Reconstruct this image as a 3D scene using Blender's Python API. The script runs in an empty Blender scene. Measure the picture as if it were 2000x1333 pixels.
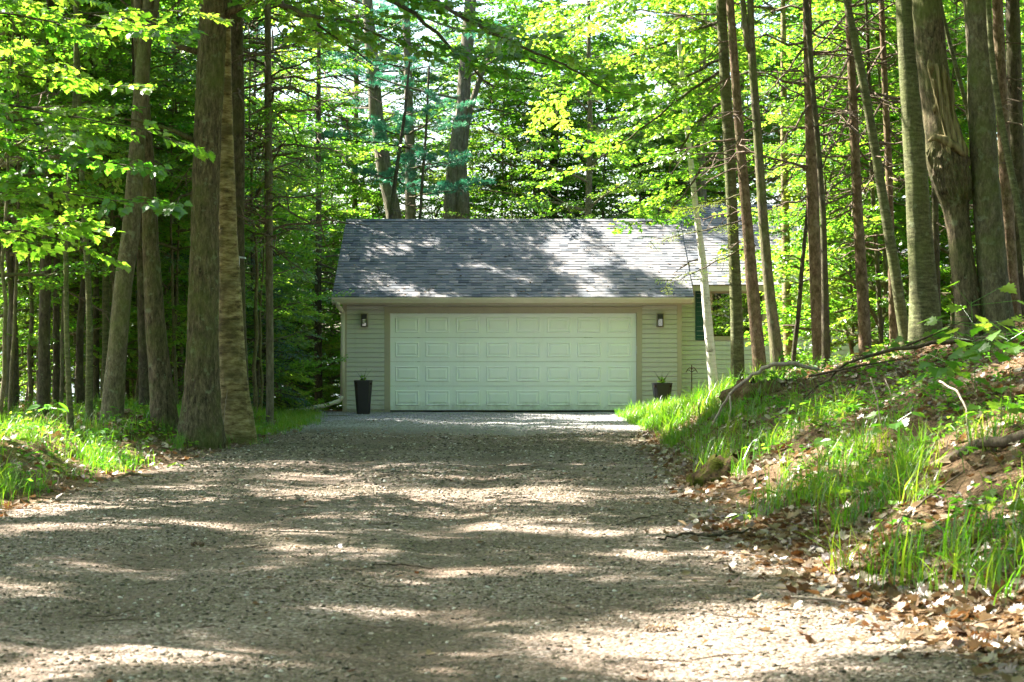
import bpy, math, random
import numpy as np
from mathutils import Vector, Matrix
R = math.radians
sc = bpy.context.scene
COL = sc.collection

# ------------------------------------------------------------------ camera
F = 4100.0            # focal length in photo pixels (2000 wide)
CAMZ = 1.4            # eye height over the gravel
HY = 678.0            # image row of the horizon
cam_d = bpy.data.cameras.new("camera")
cam_d.sensor_width = 36.0
cam_d.lens = F / 2000.0 * 36.0
cam_d.shift_y = (HY - 666.5) / 2000.0
cam_d.clip_start = 0.5
cam_d.clip_end = 12000
cam_d.dof.use_dof = True
cam_d.dof.focus_distance = 40.0
cam_d.dof.aperture_fstop = 7.0
cam = bpy.data.objects.new("camera", cam_d)
COL.objects.link(cam)
cam.location = (0, 0, CAMZ)
cam.rotation_euler = (R(90), 0, 0)
sc.camera = cam

# ------------------------------------------------------------------ light
SUN_EL, SUN_AZ = 47.0, 152.0     # azimuth counted from +X towards +Y (left, a little behind the garage)
d = Vector((math.cos(R(SUN_EL)) * math.cos(R(SUN_AZ)), math.cos(R(SUN_EL)) * math.sin(R(SUN_AZ)), math.sin(R(SUN_EL))))
world = bpy.data.worlds.new("World")
sc.world = world
world.use_nodes = True
wn = world.node_tree
sky = wn.nodes.new("ShaderNodeTexSky")
sky.sky_type = 'NISHITA'
sky.sun_disc = False
sky.sun_elevation = R(SUN_EL)
sky.sun_rotation = math.atan2(d.x, d.y)
sky.air_density = 1.0
sky.dust_density = 2.0
sky.ozone_density = 1.0
wn.links.new(sky.outputs[0], wn.nodes["Background"].inputs[0])
wn.nodes["Background"].inputs[1].default_value = 0.066
sun_d = bpy.data.lights.new("sun", 'SUN')
sun_d.energy = 5.0
sun_d.angle = R(0.5)
sun_d.color = (1.0, 0.945, 0.87)
sun = bpy.data.objects.new("sun", sun_d)
COL.objects.link(sun)
sun.location = d * 60
sun.rotation_euler = d.to_track_quat('Z', 'Y').to_euler()
vs = sc.view_settings
vs.view_transform = 'Standard'
vs.look = 'None'
vs.gamma = 1.0
vs.use_curve_mapping = False
vs.exposure = 3.02
cy = sc.cycles
cy.max_bounces = 8
cy.diffuse_bounces = 4
cy.transmission_bounces = 5
cy.glossy_bounces = 3
cy.transparent_max_bounces = 6
cy.caustics_reflective = False
cy.caustics_refractive = False
cy.sample_clamp_indirect = 6.0

# ------------------------------------------------------------------ helpers
rng = np.random.default_rng(11)


def PX(px, py, Y):
    """photo pixel + distance -> world point"""
    return np.array([(px - 1000.0) / F * Y, Y, CAMZ - (py - HY) / F * Y])


def smooth(t):
    t = np.clip(t, 0, 1)
    return t * t * (3 - 2 * t)


def vnoise(p, seed=0):
    p = np.asarray(p, float)
    i = np.floor(p).astype(np.int64)
    f = p - i
    f = f * f * (3 - 2 * f)

    def hsh(ix, iy, iz):
        h = (ix * 374761393 + iy * 668265263 + iz * 2147483647 + seed * 974634777) & 0xFFFFFFFF
        h = ((h ^ (h >> 13)) * 1274126177) & 0xFFFFFFFF
        h = (h ^ (h >> 16)) & 0xFFFFFFFF
        return h / 4294967295.0
    out = 0
    for dx in (0, 1):
        for dy in (0, 1):
            for dz in (0, 1):
                w = (f[..., 0] if dx else 1 - f[..., 0]) * (f[..., 1] if dy else 1 - f[..., 1]) * (f[..., 2] if dz else 1 - f[..., 2])
                out = out + w * hsh(i[..., 0] + dx, i[..., 1] + dy, i[..., 2] + dz)
    return out


class Geo:
    """collects vertices, faces (tri / quad arrays), material indices and a per-vertex tint"""

    def __init__(self):
        self.v, self.t, self.f3, self.m3, self.f4, self.m4, self.n = [], [], [], [], [], [], 0

    def add(self, v, f, mat=0, tint=0.5):
        v = np.asarray(v, float).reshape(-1, 3)
        f = np.asarray(f, np.int64)
        self.v.append(v)
        self.t.append(np.full(len(v), tint) if np.isscalar(tint) else np.asarray(tint, float))
        if len(f):
            if f.shape[1] == 3:
                self.f3.append(f + self.n)
                self.m3.append(np.full(len(f), mat))
            else:
                self.f4.append(f + self.n)
                self.m4.append(np.full(len(f), mat))
        self.n += len(v)

    def box(self, a, b, mat=0, tint=0.5):
        (x0, y0, z0), (x1, y1, z1) = a, b
        v = [(x0, y0, z0), (x1, y0, z0), (x1, y1, z0), (x0, y1, z0), (x0, y0, z1), (x1, y0, z1), (x1, y1, z1), (x0, y1, z1)]
        f = [(0, 3, 2, 1), (4, 5, 6, 7), (0, 1, 5, 4), (1, 2, 6, 5), (2, 3, 7, 6), (3, 0, 4, 7)]
        self.add(v, f, mat, tint)

    def prism(self, poly, axis, a, b, mat=0):
        """convex polygon (in the two other axes) extruded along axis from a to b"""
        n = len(poly)
        v = []
        for s in (a, b):
            for (u, w) in poly:
                v.append((s, u, w) if axis == 0 else ((u, s, w) if axis == 1 else (u, w, s)))
        q = [(i, (i + 1) % n, n + (i + 1) % n, n + i) for i in range(n)]
        self.add(v, q, mat)
        k = self.n - 2 * n
        t = [(0, i + 1, i) for i in range(1, n - 1)] + [(n, n + i, n + i + 1) for i in range(1, n - 1)]
        self.f3.append(np.array(t) + k)
        self.m3.append(np.full(len(t), mat))

    def tube(self, pts, rad, sides=6, mat=0, tint=0.5, cap=True):
        pts = np.asarray(pts, float)
        n = len(pts)
        rad = np.broadcast_to(np.asarray(rad, float), (n,))
        tan = np.gradient(pts, axis=0)
        tan /= np.linalg.norm(tan, axis=1)[:, None] + 1e-12
        up = np.array([0, 0, 1.0]) if abs(tan[0][2]) < 0.9 else np.array([1.0, 0, 0])
        u = np.cross(tan[0], up)
        u /= np.linalg.norm(u)
        ang = np.arange(sides) / sides * 2 * np.pi
        rings = []
        for i in range(n):
            u = u - tan[i] * np.dot(u, tan[i])
            u /= np.linalg.norm(u) + 1e-12
            w = np.cross(tan[i], u)
            rings.append(pts[i] + rad[i] * (np.cos(ang)[:, None] * u + np.sin(ang)[:, None] * w))
        v = np.concatenate(rings)
        self.add(v, tubefaces(n, sides), mat, tint)
        if cap and sides >= 3:
            k = self.n - n * sides
            t = [(k, k + i + 1, k + i) for i in range(1, sides - 1)]
            e = k + (n - 1) * sides
            t += [(e, e + i, e + i + 1) for i in range(1, sides - 1)]
            self.f3.append(np.array(t))
            self.m3.append(np.full(len(t), mat))

    def build(self, name, mats, parent=None, smooth_=False, loc=None):
        me = bpy.data.meshes.new(name)
        v = np.concatenate(self.v)
        f3 = np.concatenate(self.f3) if self.f3 else np.zeros((0, 3), int)
        f4 = np.concatenate(self.f4) if self.f4 else np.zeros((0, 4), int)
        me.vertices.add(len(v))
        me.vertices.foreach_set("co", v.astype(np.float32).ravel())
        me.loops.add(len(f3) * 3 + len(f4) * 4)
        me.loops.foreach_set("vertex_index", np.concatenate([f3.ravel(), f4.ravel()]).astype(np.int32))
        me.polygons.add(len(f3) + len(f4))
        st = np.concatenate([np.arange(len(f3)) * 3, len(f3) * 3 + np.arange(len(f4)) * 4])
        me.polygons.foreach_set("loop_start", st.astype(np.int32))
        mi = np.concatenate((self.m3 or [np.zeros(0)]) + (self.m4 or [np.zeros(0)]))
        me.polygons.foreach_set("material_index", mi.astype(np.int32))
        at = me.attributes.new("tint", 'FLOAT', 'POINT')
        at.data.foreach_set("value", np.concatenate(self.t).astype(np.float32))
        for m in (mats if isinstance(mats, (list, tuple)) else [mats]):
            me.materials.append(m)
        me.polygons.foreach_set("use_smooth", np.full(len(me.polygons), smooth_))
        me.update(calc_edges=True)
        me.validate()
        o = bpy.data.objects.new(name, me)
        COL.objects.link(o)
        if parent:
            o.parent = parent
        if loc is not None:
            o.location = loc
        return o


def tubefaces(n, s):
    i = np.arange(n - 1)[:, None] * s
    j = np.arange(s)[None, :]
    k = (j + 1) % s
    return np.stack([i + j, i + k, i + s + k, i + s + j], -1).reshape(-1, 4)


def tag(o, label=None, cat=None, group=None, kind=None):
    if label:
        o["label"] = label
    if cat:
        o["category"] = cat
    if group:
        o["group"] = group
    if kind:
        o["kind"] = kind
    return o


def thing(name, loc, label, cat, group=None, rotz=0):
    o = bpy.data.objects.new(name, None)
    o.empty_display_size = 0.2
    COL.objects.link(o)
    o.location = loc
    o.rotation_euler = (0, 0, rotz)
    return tag(o, label, cat, group)


# ------------------------------------------------------------------ materials
class NT:
    def __init__(self, name):
        self.m = bpy.data.materials.new(name)
        self.m.use_nodes = True
        self.t = self.m.node_tree
        self.t.nodes.clear()
        self.out = self.t.nodes.new("ShaderNodeOutputMaterial")

    def n(self, kind, ins=None, **props):
        nd = self.t.nodes.new("ShaderNode" + kind)
        for k, v in props.items():
            setattr(nd, k, v)
        for k, v in (ins or {}).items():
            s = nd.inputs[k]
            if hasattr(v, "is_linked") or isinstance(v, bpy.types.NodeSocket):
                self.t.links.new(v, s)
            else:
                s.default_value = v
        return nd

    def ramp(self, fac, stops, interp='LINEAR'):
        nd = self.t.nodes.new("ShaderNodeValToRGB")
        nd.color_ramp.interpolation = interp
        e = nd.color_ramp.elements
        while len(e) < len(stops):
            e.new(0.5)
        for i, (p, c) in enumerate(stops):
            e[i].position = p
            e[i].color = (c[0], c[1], c[2], 1)
        self.t.links.new(fac, nd.inputs[0])
        return nd.outputs[0]

    def mix(self, fac, a, b, blend='MIX'):
        nd = self.t.nodes.new("ShaderNodeMix")
        nd.data_type = 'RGBA'
        nd.blend_type = blend
        for s, v in ((nd.inputs[0], fac), (nd.inputs[6], a), (nd.inputs[7], b)):
            if isinstance(v, bpy.types.NodeSocket):
                self.t.links.new(v, s)
            else:
                s.default_value = v if not isinstance(v, tuple) else (v[0], v[1], v[2], 1)
        return nd.outputs[2]

    def math(self, op, a, b=0.5, c=None):
        nd = self.t.nodes.new("ShaderNodeMath")
        nd.operation = op
        for s, v in zip(nd.inputs, (a, b, c)):
            if v is None:
                continue
            if isinstance(v, bpy.types.NodeSocket):
                self.t.links.new(v, s)
            else:
                s.default_value = v
        return nd.outputs[0]

    def coords(self, scale=(1, 1, 1), kind="Object"):
        tc = self.n("TexCoord")
        mp = self.n("Mapping", {"Vector": tc.outputs[kind], "Scale": scale})
        return mp.outputs[0]

    def noise(self, vec, scale, detail=4, rough=0.55):
        return self.n("TexNoise", {"Vector": vec, "Scale": scale, "Detail": detail, "Roughness": rough}).outputs[0]

    def finish(self, col, rough=0.8, bump=None, bstr=0.5, bdist=0.02, spec=0.3, metal=0.0):
        p = self.n("BsdfPrincipled")
        for k, v in (("Base Color", col), ("Roughness", rough), ("Specular IOR Level", spec), ("Metallic", metal)):
            s = p.inputs[k]
            if isinstance(v, bpy.types.NodeSocket):
                self.t.links.new(v, s)
            else:
                s.default_value = (v[0], v[1], v[2], 1) if isinstance(v, tuple) else v
        if bump is not None:
            b = self.n("Bump", {"Height": bump, "Strength": bstr, "Distance": bdist})
            self.t.links.new(b.outputs[0], p.inputs["Normal"])
        self.t.links.new(p.outputs[0], self.out.inputs[0])
        return self.m


def mat_plain(name, col, rough=0.6, spec=0.4, metal=0.0, nscale=6.0, var=0.12, bstr=0.1):
    t = NT(name)
    v = t.coords()
    n = t.noise(v, nscale, 5)
    c = t.mix(n, tuple(x * (1 - var) for x in col), tuple(min(1, x * (1 + var)) for x in col))
    return t.finish(c, rough, t.noise(v, nscale * 12, 2), bstr, 0.003, spec, metal)


def mat_leaf(name, stops, trans, tmix=0.5, hue=0.02, gloss=0.05):
    t = NT(name)
    a = t.n("Attribute", attribute_name="tint")
    oi = t.n("ObjectInfo")
    fac = t.math('ADD', a.outputs["Fac"], t.math('MULTIPLY', t.math('SUBTRACT', oi.outputs["Random"], 0.5), 0.35))
    c = t.ramp(fac, stops)
    tc = t.ramp(fac, [(p, tr) for (p, _), tr in zip(stops, trans)])
    df = t.n("BsdfDiffuse", {"Color": c})
    tr = t.n("BsdfTranslucent", {"Color": tc})
    m = t.n("MixShader", {0: tmix, 1: df.outputs[0], 2: tr.outputs[0]})
    g = t.n("BsdfGlossy", {"Color": (1, 1, 1, 1), "Roughness": 0.38})
    m2 = t.n("MixShader", {0: gloss, 1: m.outputs[0], 2: g.outputs[0]})
    t.t.links.new(m2.outputs[0], t.out.inputs[0])
    return t.m


M = {}
M['maple_leaf'] = mat_leaf("maple_leaf", [(0.0, (.035, .085, .008)), (0.5, (.07, .14, .012)), (1.0, (.12, .17, .02))],
                           [(.08, .34, .016), (.23, .53, .022), (.46, .61, .055)], 0.58)
M['deep_leaf'] = mat_leaf("deep_leaf", [(0.0, (.022, .075, .010)), (0.5, (.04, .12, .012)), (1.0, (.08, .15, .02))],
                          [(.06, .30, .02), (.16, .48, .02), (.38, .58, .03)], 0.55)
M['spruce_needle'] = mat_leaf("spruce_needle", [(0.0, (.008, .04, .018)), (0.5, (.018, .07, .03)), (1.0, (.04, .11, .04))],
                              [(.01, .07, .03), (.02, .12, .04), (.06, .18, .05)], 0.3)
M['pine_needle'] = mat_leaf("pine_needle", [(0.0, (.016, .085, .055)), (0.5, (.035, .15, .095)), (1.0, (.07, .20, .11))],
                            [(.03, .20, .095), (.045, .29, .13), (.10, .38, .16)], 0.45)
M['hemlock_needle'] = mat_leaf("hemlock_needle", [(0.0, (.02, .05, .008)), (0.5, (.045, .09, .012)), (1.0, (.10, .13, .02))],
                               [(.06, .14, .01), (.14, .25, .015), (.36, .40, .03)], 0.42)
M['grass_blade'] = mat_leaf("grass_blade", [(0.0, (.03, .10, .006)), (0.5, (.06, .16, .008)), (1.0, (.13, .19, .02))],
                            [(.08, .34, .005), (.18, .50, .008), (.42, .55, .03)], 0.48)
M['herb_leaf'] = mat_leaf("herb_leaf", [(0.0, (.03, .10, .015)), (0.5, (.06, .16, .02)), (1.0, (.12, .20, .03))],
                          [(.10, .40, .02), (.20, .52, .02), (.42, .58, .05)], 0.55, gloss=0.025)
M['dry_leaf'] = mat_leaf("dry_leaf", [(0.0, (.045, .03, .018)), (0.3, (.15, .095, .05)), (0.6, (.29, .215, .135)), (1.0, (.52, .45, .34))],
                         [(.25, .09, .02), (.30, .15, .05), (.35, .22, .10), (.4, .3, .18)], 0.2, gloss=0.06)


def mat_bark(name, dark, light, lich, stretch=(26, 26, 4), moss=0.35, rough=0.9, bstr=0.9):
    t = NT(name)
    v = t.coords(stretch)
    v1 = t.coords()
    n0 = t.noise(v, 1.0, 7, 0.66)
    nf = t.noise(t.coords((55, 55, 24)), 1.0, 5, 0.7)
    n1 = t.math('ADD', t.math('MULTIPLY', n0, .68), t.math('MULTIPLY', nf, .32))
    c = t.ramp(n1, [(0.36, dark), (0.5, tuple((a + b) / 2 for a, b in zip(dark, light))), (0.64, tuple(x * 1.15 for x in light))])
    n2 = t.noise(v1, 7.0, 5, 0.65)
    lm = t.ramp(n2, [(0.58, (0, 0, 0)), (0.66, (1, 1, 1))])
    c = t.mix(t.math('MULTIPLY', lm, 0.55), c, lich)
    n3 = t.noise(v1, 1.7, 4, 0.6)
    mm = t.ramp(n3, [(0.45, (0, 0, 0)), (0.7, (1, 1, 1))])
    c = t.mix(t.math('MULTIPLY', mm, moss), c, (.105, .135, .026))  # moss, with green light on the trunks put into the tint
    return t.finish(c, rough, n1, bstr, 0.03, 0.15)


M['bark_furrowed'] = mat_bark("bark_furrowed", (.022, .017, .010), (.19, .15, .085), (.24, .27, .15), (24, 24, 6.5), 0.62)
M['bark_maple'] = mat_bark("bark_maple", (.06, .05, .03), (.20, .17, .10), (.25, .27, .17), (14, 14, 6), 0.75, bstr=0.7)  # moss raised to imitate green light on the trunk
M['bark_green'] = mat_bark("bark_green", (.035, .036, .016), (.16, .16, .075), (.24, .27, .15), (8, 8, 30), 0.5, bstr=0.5)
M['bark_pine'] = mat_bark("bark_pine", (.06, .036, .02), (.25, .175, .11), (.34, .27, .18), (18, 18, 10), 0.3, bstr=0.7)
M['bark_dark'] = mat_bark("bark_dark", (.026, .021, .013), (.115, .095, .06), (.18, .19, .11), (20, 20, 9), 0.4)
M['bark_grey'] = mat_bark("bark_grey", (.07, .06, .045), (.22, .19, .14), (.28, .28, .2), (18, 18, 5), 0.3)


def mat_golden():
    t = NT("bark_golden_birch")
    v = t.coords((5, 5, 17))
    n = t.noise(v, 1.0, 7, 0.68)
    c = t.ramp(n, [(0.34, (.045, .03, .012)), (0.42, (.15, .105, .04)), (0.52, (.29, .225, .095)), (0.66, (.46, .38, .20))])
    n2 = t.noise(t.coords((2.2, 2.2, 3.5)), 1.0, 6, 0.6)
    c = t.mix(t.ramp(n2, [(0.48, (0, 0, 0)), (0.62, (.8, .8, .8))]), c, (.085, .07, .028))
    n3 = t.noise(t.coords(), 2.0, 5, 0.6)
    c = t.mix(t.ramp(n3, [(0.5, (0, 0, 0)), (0.7, (.5, .5, .5))]), c, (.10, .11, .025))
    return t.finish(c, 0.75, n, 0.9, 0.03, 0.25)


M['bark_yellow_birch'] = mat_golden()


def mat_white_birch():
    t = NT("bark_white_birch")
    v = t.coords((5, 5, 30))
    n = t.noise(v, 1.0, 4, 0.6)
    c = t.ramp(n, [(0.30, (.05, .04, .03)), (0.38, (.62, .57, .48)), (0.6, (.76, .72, .63))])
    n2 = t.noise(t.coords(), 9, 4)
    s = t.ramp(n2, [(0.66, (0, 0, 0)), (0.70, (1, 1, 1))])
    c = t.mix(s, c, (.07, .05, .035))
    return t.finish(c, 0.7, n, 0.3, 0.01, 0.3)


M['bark_white_birch'] = mat_white_birch()


def mat_wood(name, dark, light):
    t = NT(name)
    n = t.noise(t.coords((22, 22, 2.5)), 1.0, 6, 0.6)
    c = t.ramp(n, [(0.3, dark), (0.7, light)])
    return t.finish(c, 0.85, n, 0.9, 0.03, 0.15)


M['bare_wood'] = mat_wood("bare_wood", (.05, .035, .014), (.34, .28, .13))
M['burl_bark'] = mat_bark("burl_bark", (.05, .028, .012), (.20, .12, .06), (.2, .2, .1), (12, 12, 9), 0.25)
M['dead_twig'] = mat_bark("dead_twig", (.07, .05, .035), (.20, .15, .11), (.26, .26, .2), (30, 30, 8), 0.1)
M['pale_twig'] = mat_bark("pale_twig", (.26, .19, .14), (.46, .38, .30), (.4, .38, .3), (20, 20, 6), 0.05)
M['dark_twig'] = mat_bark("dark_twig", (.025, .02, .012), (.09, .07, .045), (.15, .16, .1), (20, 20, 6), 0.2)


def mat_ground():
    t = NT("ground_cover_material")
    vec = t.coords()
    gr = t.n("Attribute", attribute_name="gravel").outputs["Fac"]
    ap = t.n("Attribute", attribute_name="apron").outputs["Fac"]
    ms = t.n("Attribute", attribute_name="moss").outputs["Fac"]
    # gravel: cells of stone
    vo = t.n("TexVoronoi", {"Vector": vec, "Scale": 42.0, "Randomness": 1.0})
    vo2 = t.n("TexVoronoi", {"Vector": vec, "Scale": 95.0, "Randomness": 1.0})
    sep = t.n("SeparateColor", {"Color": vo.outputs["Color"]})
    sep2 = t.n("SeparateColor", {"Color": vo2.outputs["Color"]})
    stone = t.ramp(sep.outputs[0], [(0.0, (.045, .038, .030)), (0.25, (.15, .115, .088)), (0.5, (.245, .185, .145)), (0.75, (.31, .25, .205)), (1.0, (.48, .42, .37))])
    stone2 = t.ramp(sep2.outputs[0], [(0.0, (.055, .042, .03)), (0.4, (.175, .13, .098)), (0.8, (.27, .21, .168)), (1.0, (.39, .33, .28))])
    g = t.mix(t.ramp(sep.outputs[1], [(0.45, (0, 0, 0)), (0.55, (1, 1, 1))]), stone2, stone)
    big = t.noise(vec, 0.7, 6, 0.6)
    dirt = t.ramp(t.noise(vec, 14.0, 6, 0.7), [(0.3, (.055, .04, .026)), (0.7, (.18, .128, .09))])
    tk = t.n("Attribute", attribute_name="track").outputs["Fac"]
    bt = t.math('ADD', big, t.math('MULTIPLY', tk, .13))
    g = t.mix(t.ramp(bt, [(0.42, (.1, .1, .1)), (0.66, (.75, .75, .75))]), g, dirt)
    olive_blotch = t.noise(vec, 0.45, 5, 0.6)
    g = t.mix(t.ramp(olive_blotch, [(0.5, (0, 0, 0)), (0.68, (.6, .6, .6))]), g, (.072, .066, .034))  # dark olive blotches spread by noise
    ga = t.ramp(sep2.outputs[1], [(0.0, (.17, .165, .16)), (0.5, (.32, .31, .305)), (1.0, (.46, .45, .44))])
    g = t.mix(ap, g, ga)
    # forest floor: leaf mould, needles
    fl = t.ramp(t.noise(vec, 22.0, 8, 0.72), [(0.3, (.035, .022, .012)), (0.5, (.12, .075, .04)), (0.72, (.25, .17, .10))])
    mo = t.ramp(t.noise(vec, 30.0, 6, 0.7), [(0.3, (.03, .045, .006)), (0.7, (.13, .14, .015))])
    edge = t.math('ADD', gr, t.math('MULTIPLY', t.math('SUBTRACT', t.noise(vec, 3.0, 6, 0.65), 0.5), 0.9))
    c = t.mix(t.ramp(edge, [(0.42, (0, 0, 0)), (0.62, (1, 1, 1))]), fl, g)
    me = t.math('ADD', ms, t.math('MULTIPLY', t.math('SUBTRACT', t.noise(vec, 2.2, 5, 0.6), 0.5), 1.0))
    c = t.mix(t.ramp(me, [(0.5, (0, 0, 0)), (0.75, (1, 1, 1))]), c, mo)
    h = t.math('ADD', t.math('MULTIPLY', vo.outputs["Distance"], -1.0), t.math('MULTIPLY', t.noise(vec, 60, 4), 0.6))
    return t.finish(c, 0.95, h, 0.9, 0.02, 0.12)


M['ground'] = mat_ground()


def mat_stone():
    t = NT("pebble_stone")
    a = t.n("Attribute", attribute_name="tint").outputs["Fac"]
    c = t.ramp(a, [(0.0, (.03, .027, .020)), (0.3, (.10, .082, .054)), (0.55, (.205, .162, .112)), (0.75, (.275, .23, .175)), (0.92, (.41, .32, .24)), (1.0, (.58, .53, .46))])
    n = t.noise(t.coords(), 60, 4)
    c = t.mix(t.math('MULTIPLY', n, 0.35), c, (.14, .115, .08))
    return t.finish(c, 0.85, n, 0.3, 0.004, 0.25)


M['stone'] = mat_stone()
M['grey_stone'] = mat_plain("grey_pebble", (.25, .24, .225), .9, .2, nscale=30, var=.5)


def mat_shingle():
    t = NT("asphalt_shingle")
    a = t.n("Attribute", attribute_name="tint").outputs["Fac"]
    c = t.ramp(a, [(0.0, (.058, .066, .074)), (0.25, (.105, .116, .124)), (0.5, (.15, .152, .153)), (0.75, (.198, .186, .174)), (1.0, (.26, .235, .212))])
    v = t.coords()
    n = t.noise(v, 180, 3, 0.7)
    c = t.mix(t.math('MULTIPLY', t.math('SUBTRACT', n, 0.2), 0.7), c, (.1, .1, .11))
    st = t.noise(t.coords((2.5, .5, .5)), 1.2, 5, 0.6)
    c = t.mix(t.ramp(st, [(0.45, (0, 0, 0)), (0.75, (.35, .35, .35))]), c, (.13, .12, .11))
    return t.finish(c, 0.95, n, 0.6, 0.004, 0.2)


M['shingle'] = mat_shingle()


def splash(t, c):
    """mud splashed up from the gravel, low on the wall"""
    z = t.n("SeparateXYZ", {"Vector": t.coords()}).outputs[2]
    h = t.math('MULTIPLY', t.math('SUBTRACT', .34, z), 2.6)
    m = t.math('ADD', h, t.math('MULTIPLY', t.math('SUBTRACT', t.noise(t.coords((1, 1, 1)), 7, 6, .7), .62), 1.8))
    return t.mix(t.ramp(m, [(0.25, (0, 0, 0)), (1.0, (.5, .5, .5))]), c, (.16, .125, .08))


def mat_siding(name, col):
    t = NT(name)
    v = t.coords((1.2, 1.2, 9))
    n = t.noise(v, 3.0, 5, 0.6)
    st = t.noise(t.coords((9, 9, .7)), 1.0, 5, 0.65)
    c = t.mix(n, tuple(x * .93 for x in col), tuple(x * 1.05 for x in col))
    c = t.mix(t.ramp(st, [(0.5, (0, 0, 0)), (0.8, (.28, .28, .28))]), c, tuple(x * .62 for x in col))
    c = splash(t, c)
    return t.finish(c, 0.55, t.noise(t.coords((3, 3, 60)), 2, 3), 0.12, 0.003, 0.35)


M['siding'] = mat_siding("vinyl_siding", (.54, .53, .485))
M['siding_skylit'] = mat_siding("skylit_vinyl_siding", (.60, .62, .63))  # same siding as the garage, with the wing's skylight put into the colour
M['trim'] = mat_siding("painted_trim", (.46, .40, .31))
M['trim_dark'] = mat_siding("door_trim", (.42, .37, .285))


def mat_door():
    t = NT("door_paint")
    n = t.noise(t.coords((1.2, 1, 2)), 1.5, 6, .65)
    c = t.mix(n, (.80, .84, .85), (.88, .92, .93))
    st = t.noise(t.coords((7, 7, .9)), 1.0, 6, 0.7)
    c = t.mix(t.ramp(st, [(0.56, (0, 0, 0)), (0.8, (.16, .16, .16))]), c, (.45, .42, .34))
    return t.finish(splash(t, c), 0.45, t.noise(t.coords((3, 3, 3)), 1, 3), 0.12, 0.01, 0.4)


M['door'] = mat_door()
M['gutter'] = mat_plain("gutter_metal", (.60, .54, .44), 0.4, 0.5)
M['shutter'] = mat_plain("shutter_paint", (.02, .085, .09), 0.5, 0.4)
M['black_metal'] = mat_plain("black_metal", (.012, .012, .013), 0.4, 0.5)
M['planter'] = mat_plain("planter_resin", (.016, .016, .019), 0.42, 0.5, nscale=4, var=0.3)
M['soil'] = mat_plain("potting_soil", (.03, .02, .013), 0.95, 0.1, nscale=40, var=0.5, bstr=1)
M['rust'] = mat_plain("rusty_iron", (.06, .025, .015), 0.7, 0.3, nscale=30, var=0.4)
M['white_box'] = mat_plain("weathered_white_wood", (.62, .66, .68), 0.6, 0.3)
M['unlit_room'] = mat_plain("unlit_room_black", (.02, .02, .02), 0.9, 0.1)  # near black that stands in for the unlit room
M['concrete'] = mat_plain("foundation_concrete", (.22, .21, .19), 0.9, 0.2, nscale=9, var=0.3, bstr=.6)


def mat_glass(name, tintc=(.9, .95, .95), rough=0.02):
    t = NT(name)
    tr = t.n("BsdfTransparent", {"Color": (*tintc, 1)})
    g = t.n("BsdfGlossy", {"Color": (1, 1, 1, 1), "Roughness": rough})
    fr = t.n("Fresnel", {"IOR": 1.5})
    f = t.math('ADD', t.math('MULTIPLY', fr.outputs[0], 1.6), 0.10)
    m = t.n("MixShader", {0: f, 1: tr.outputs[0], 2: g.outputs[0]})
    t.t.links.new(m.outputs[0], t.out.inputs[0])
    return t.m


M['pane'] = mat_glass("window_pane", (.35, .4, .4))
M['lamp_glass'] = mat_glass("lamp_glass", (.9, .92, .9))
M['bulb'] = mat_plain("frosted_bulb", (.8, .8, .78), 0.3, 0.5)


def mat_water():
    t = NT("lake_water")
    v = t.coords((.6, 2.2, 1))
    n = t.noise(v, 1.2, 5, 0.6)
    return t.finish((.02, .05, .06), 0.12, n, 0.35, 0.15, 0.6)


M['water'] = mat_water()
M['far_wood'] = mat_plain("far_wood_green", (.05, .09, .05), 0.95, 0.1, nscale=.05, var=.4)

# ------------------------------------------------------------------ terrain
_YE = np.array([0, 9, 13, 17, 26, 34, 38, 44, 48, 60.])
_XR = np.array([2.6, 2.2, 1.85, 1.72, 1.85, 2.15, 2.35, 2.75, 2.9, 3.2])
_XL = np.array([-5.0, -4.7, -4.5, -4.35, -4.05, -3.85, -3.75, -4.2, -4.6, -5.])
NT_ = np.array([0, .3, .6, 1.0, 2.0, 4.0, 7.0, 12, 400])
NH_ = np.array([0, .05, .15, .36, .80, 1.55, 2.05, 2.4, 2.6])
FT_ = np.array([0, .3, .7, 1.2, 2.5, 4.0, 7.0, 12, 400])
FH_ = np.array([0, .14, .46, .72, 1.02, 1.38, 1.80, 2.2, 2.4])


def xr_(Y):
    return np.interp(Y, _YE, _XR)


def xl_(Y):
    return np.interp(Y, _YE, _XL)


def H(X, Y, fine=True):
    X = np.asarray(X, float)
    Y = np.asarray(Y, float)
    t = X - xr_(Y)
    k = smooth((Y - 18) / 7)
    hb = np.interp(t, NT_, NH_) * (1 - k) + np.interp(t, FT_, FH_) * k
    fade = 1 - smooth((Y - 32.0) / 8.0) * smooth(1.6 - t / 4.0)
    z = hb * (fade * .97 + .03)
    tl = xl_(Y) - X
    z = z + .30 * smooth(tl / 1.6) * (1 - smooth((Y - 37) / 6)) + .10 * smooth((tl - 2) / 5)
    start = np.where(X < -4, 35.5 + 13 * smooth((X + 6.8) / 2.6), 62.0)
    start = np.where(X > 9, 62, start)
    z = z - 6.5 * smooth((Y - start) / 30)
    z = z - .06 * smooth((Y - 36) / 6) * (np.abs(X) < 9)
    if fine:
        off = np.clip(np.maximum(t, tl) / 1.0, 0, 1)
        p = np.stack([X, Y, np.zeros_like(X)], -1)
        z = z + (vnoise(p * .9, 3) - .5) * (.03 + .26 * off) + (vnoise(p * 3.1, 5) - .5) * (.015 + .13 * off)
        # wheel tracks
        mid = (xr_(Y) + xl_(Y)) / 2
        for s in (-.85, .85):
            z = z - .025 * np.exp(-((X - mid - s) / .28) ** 2) * (Y < 44)
    return z


def h1(x, y):
    return float(H(np.array([x]), np.array([y]))[0])


def axis(segs):
    return np.unique(np.concatenate([np.arange(a, b, s) for a, b, s in segs]))


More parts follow.
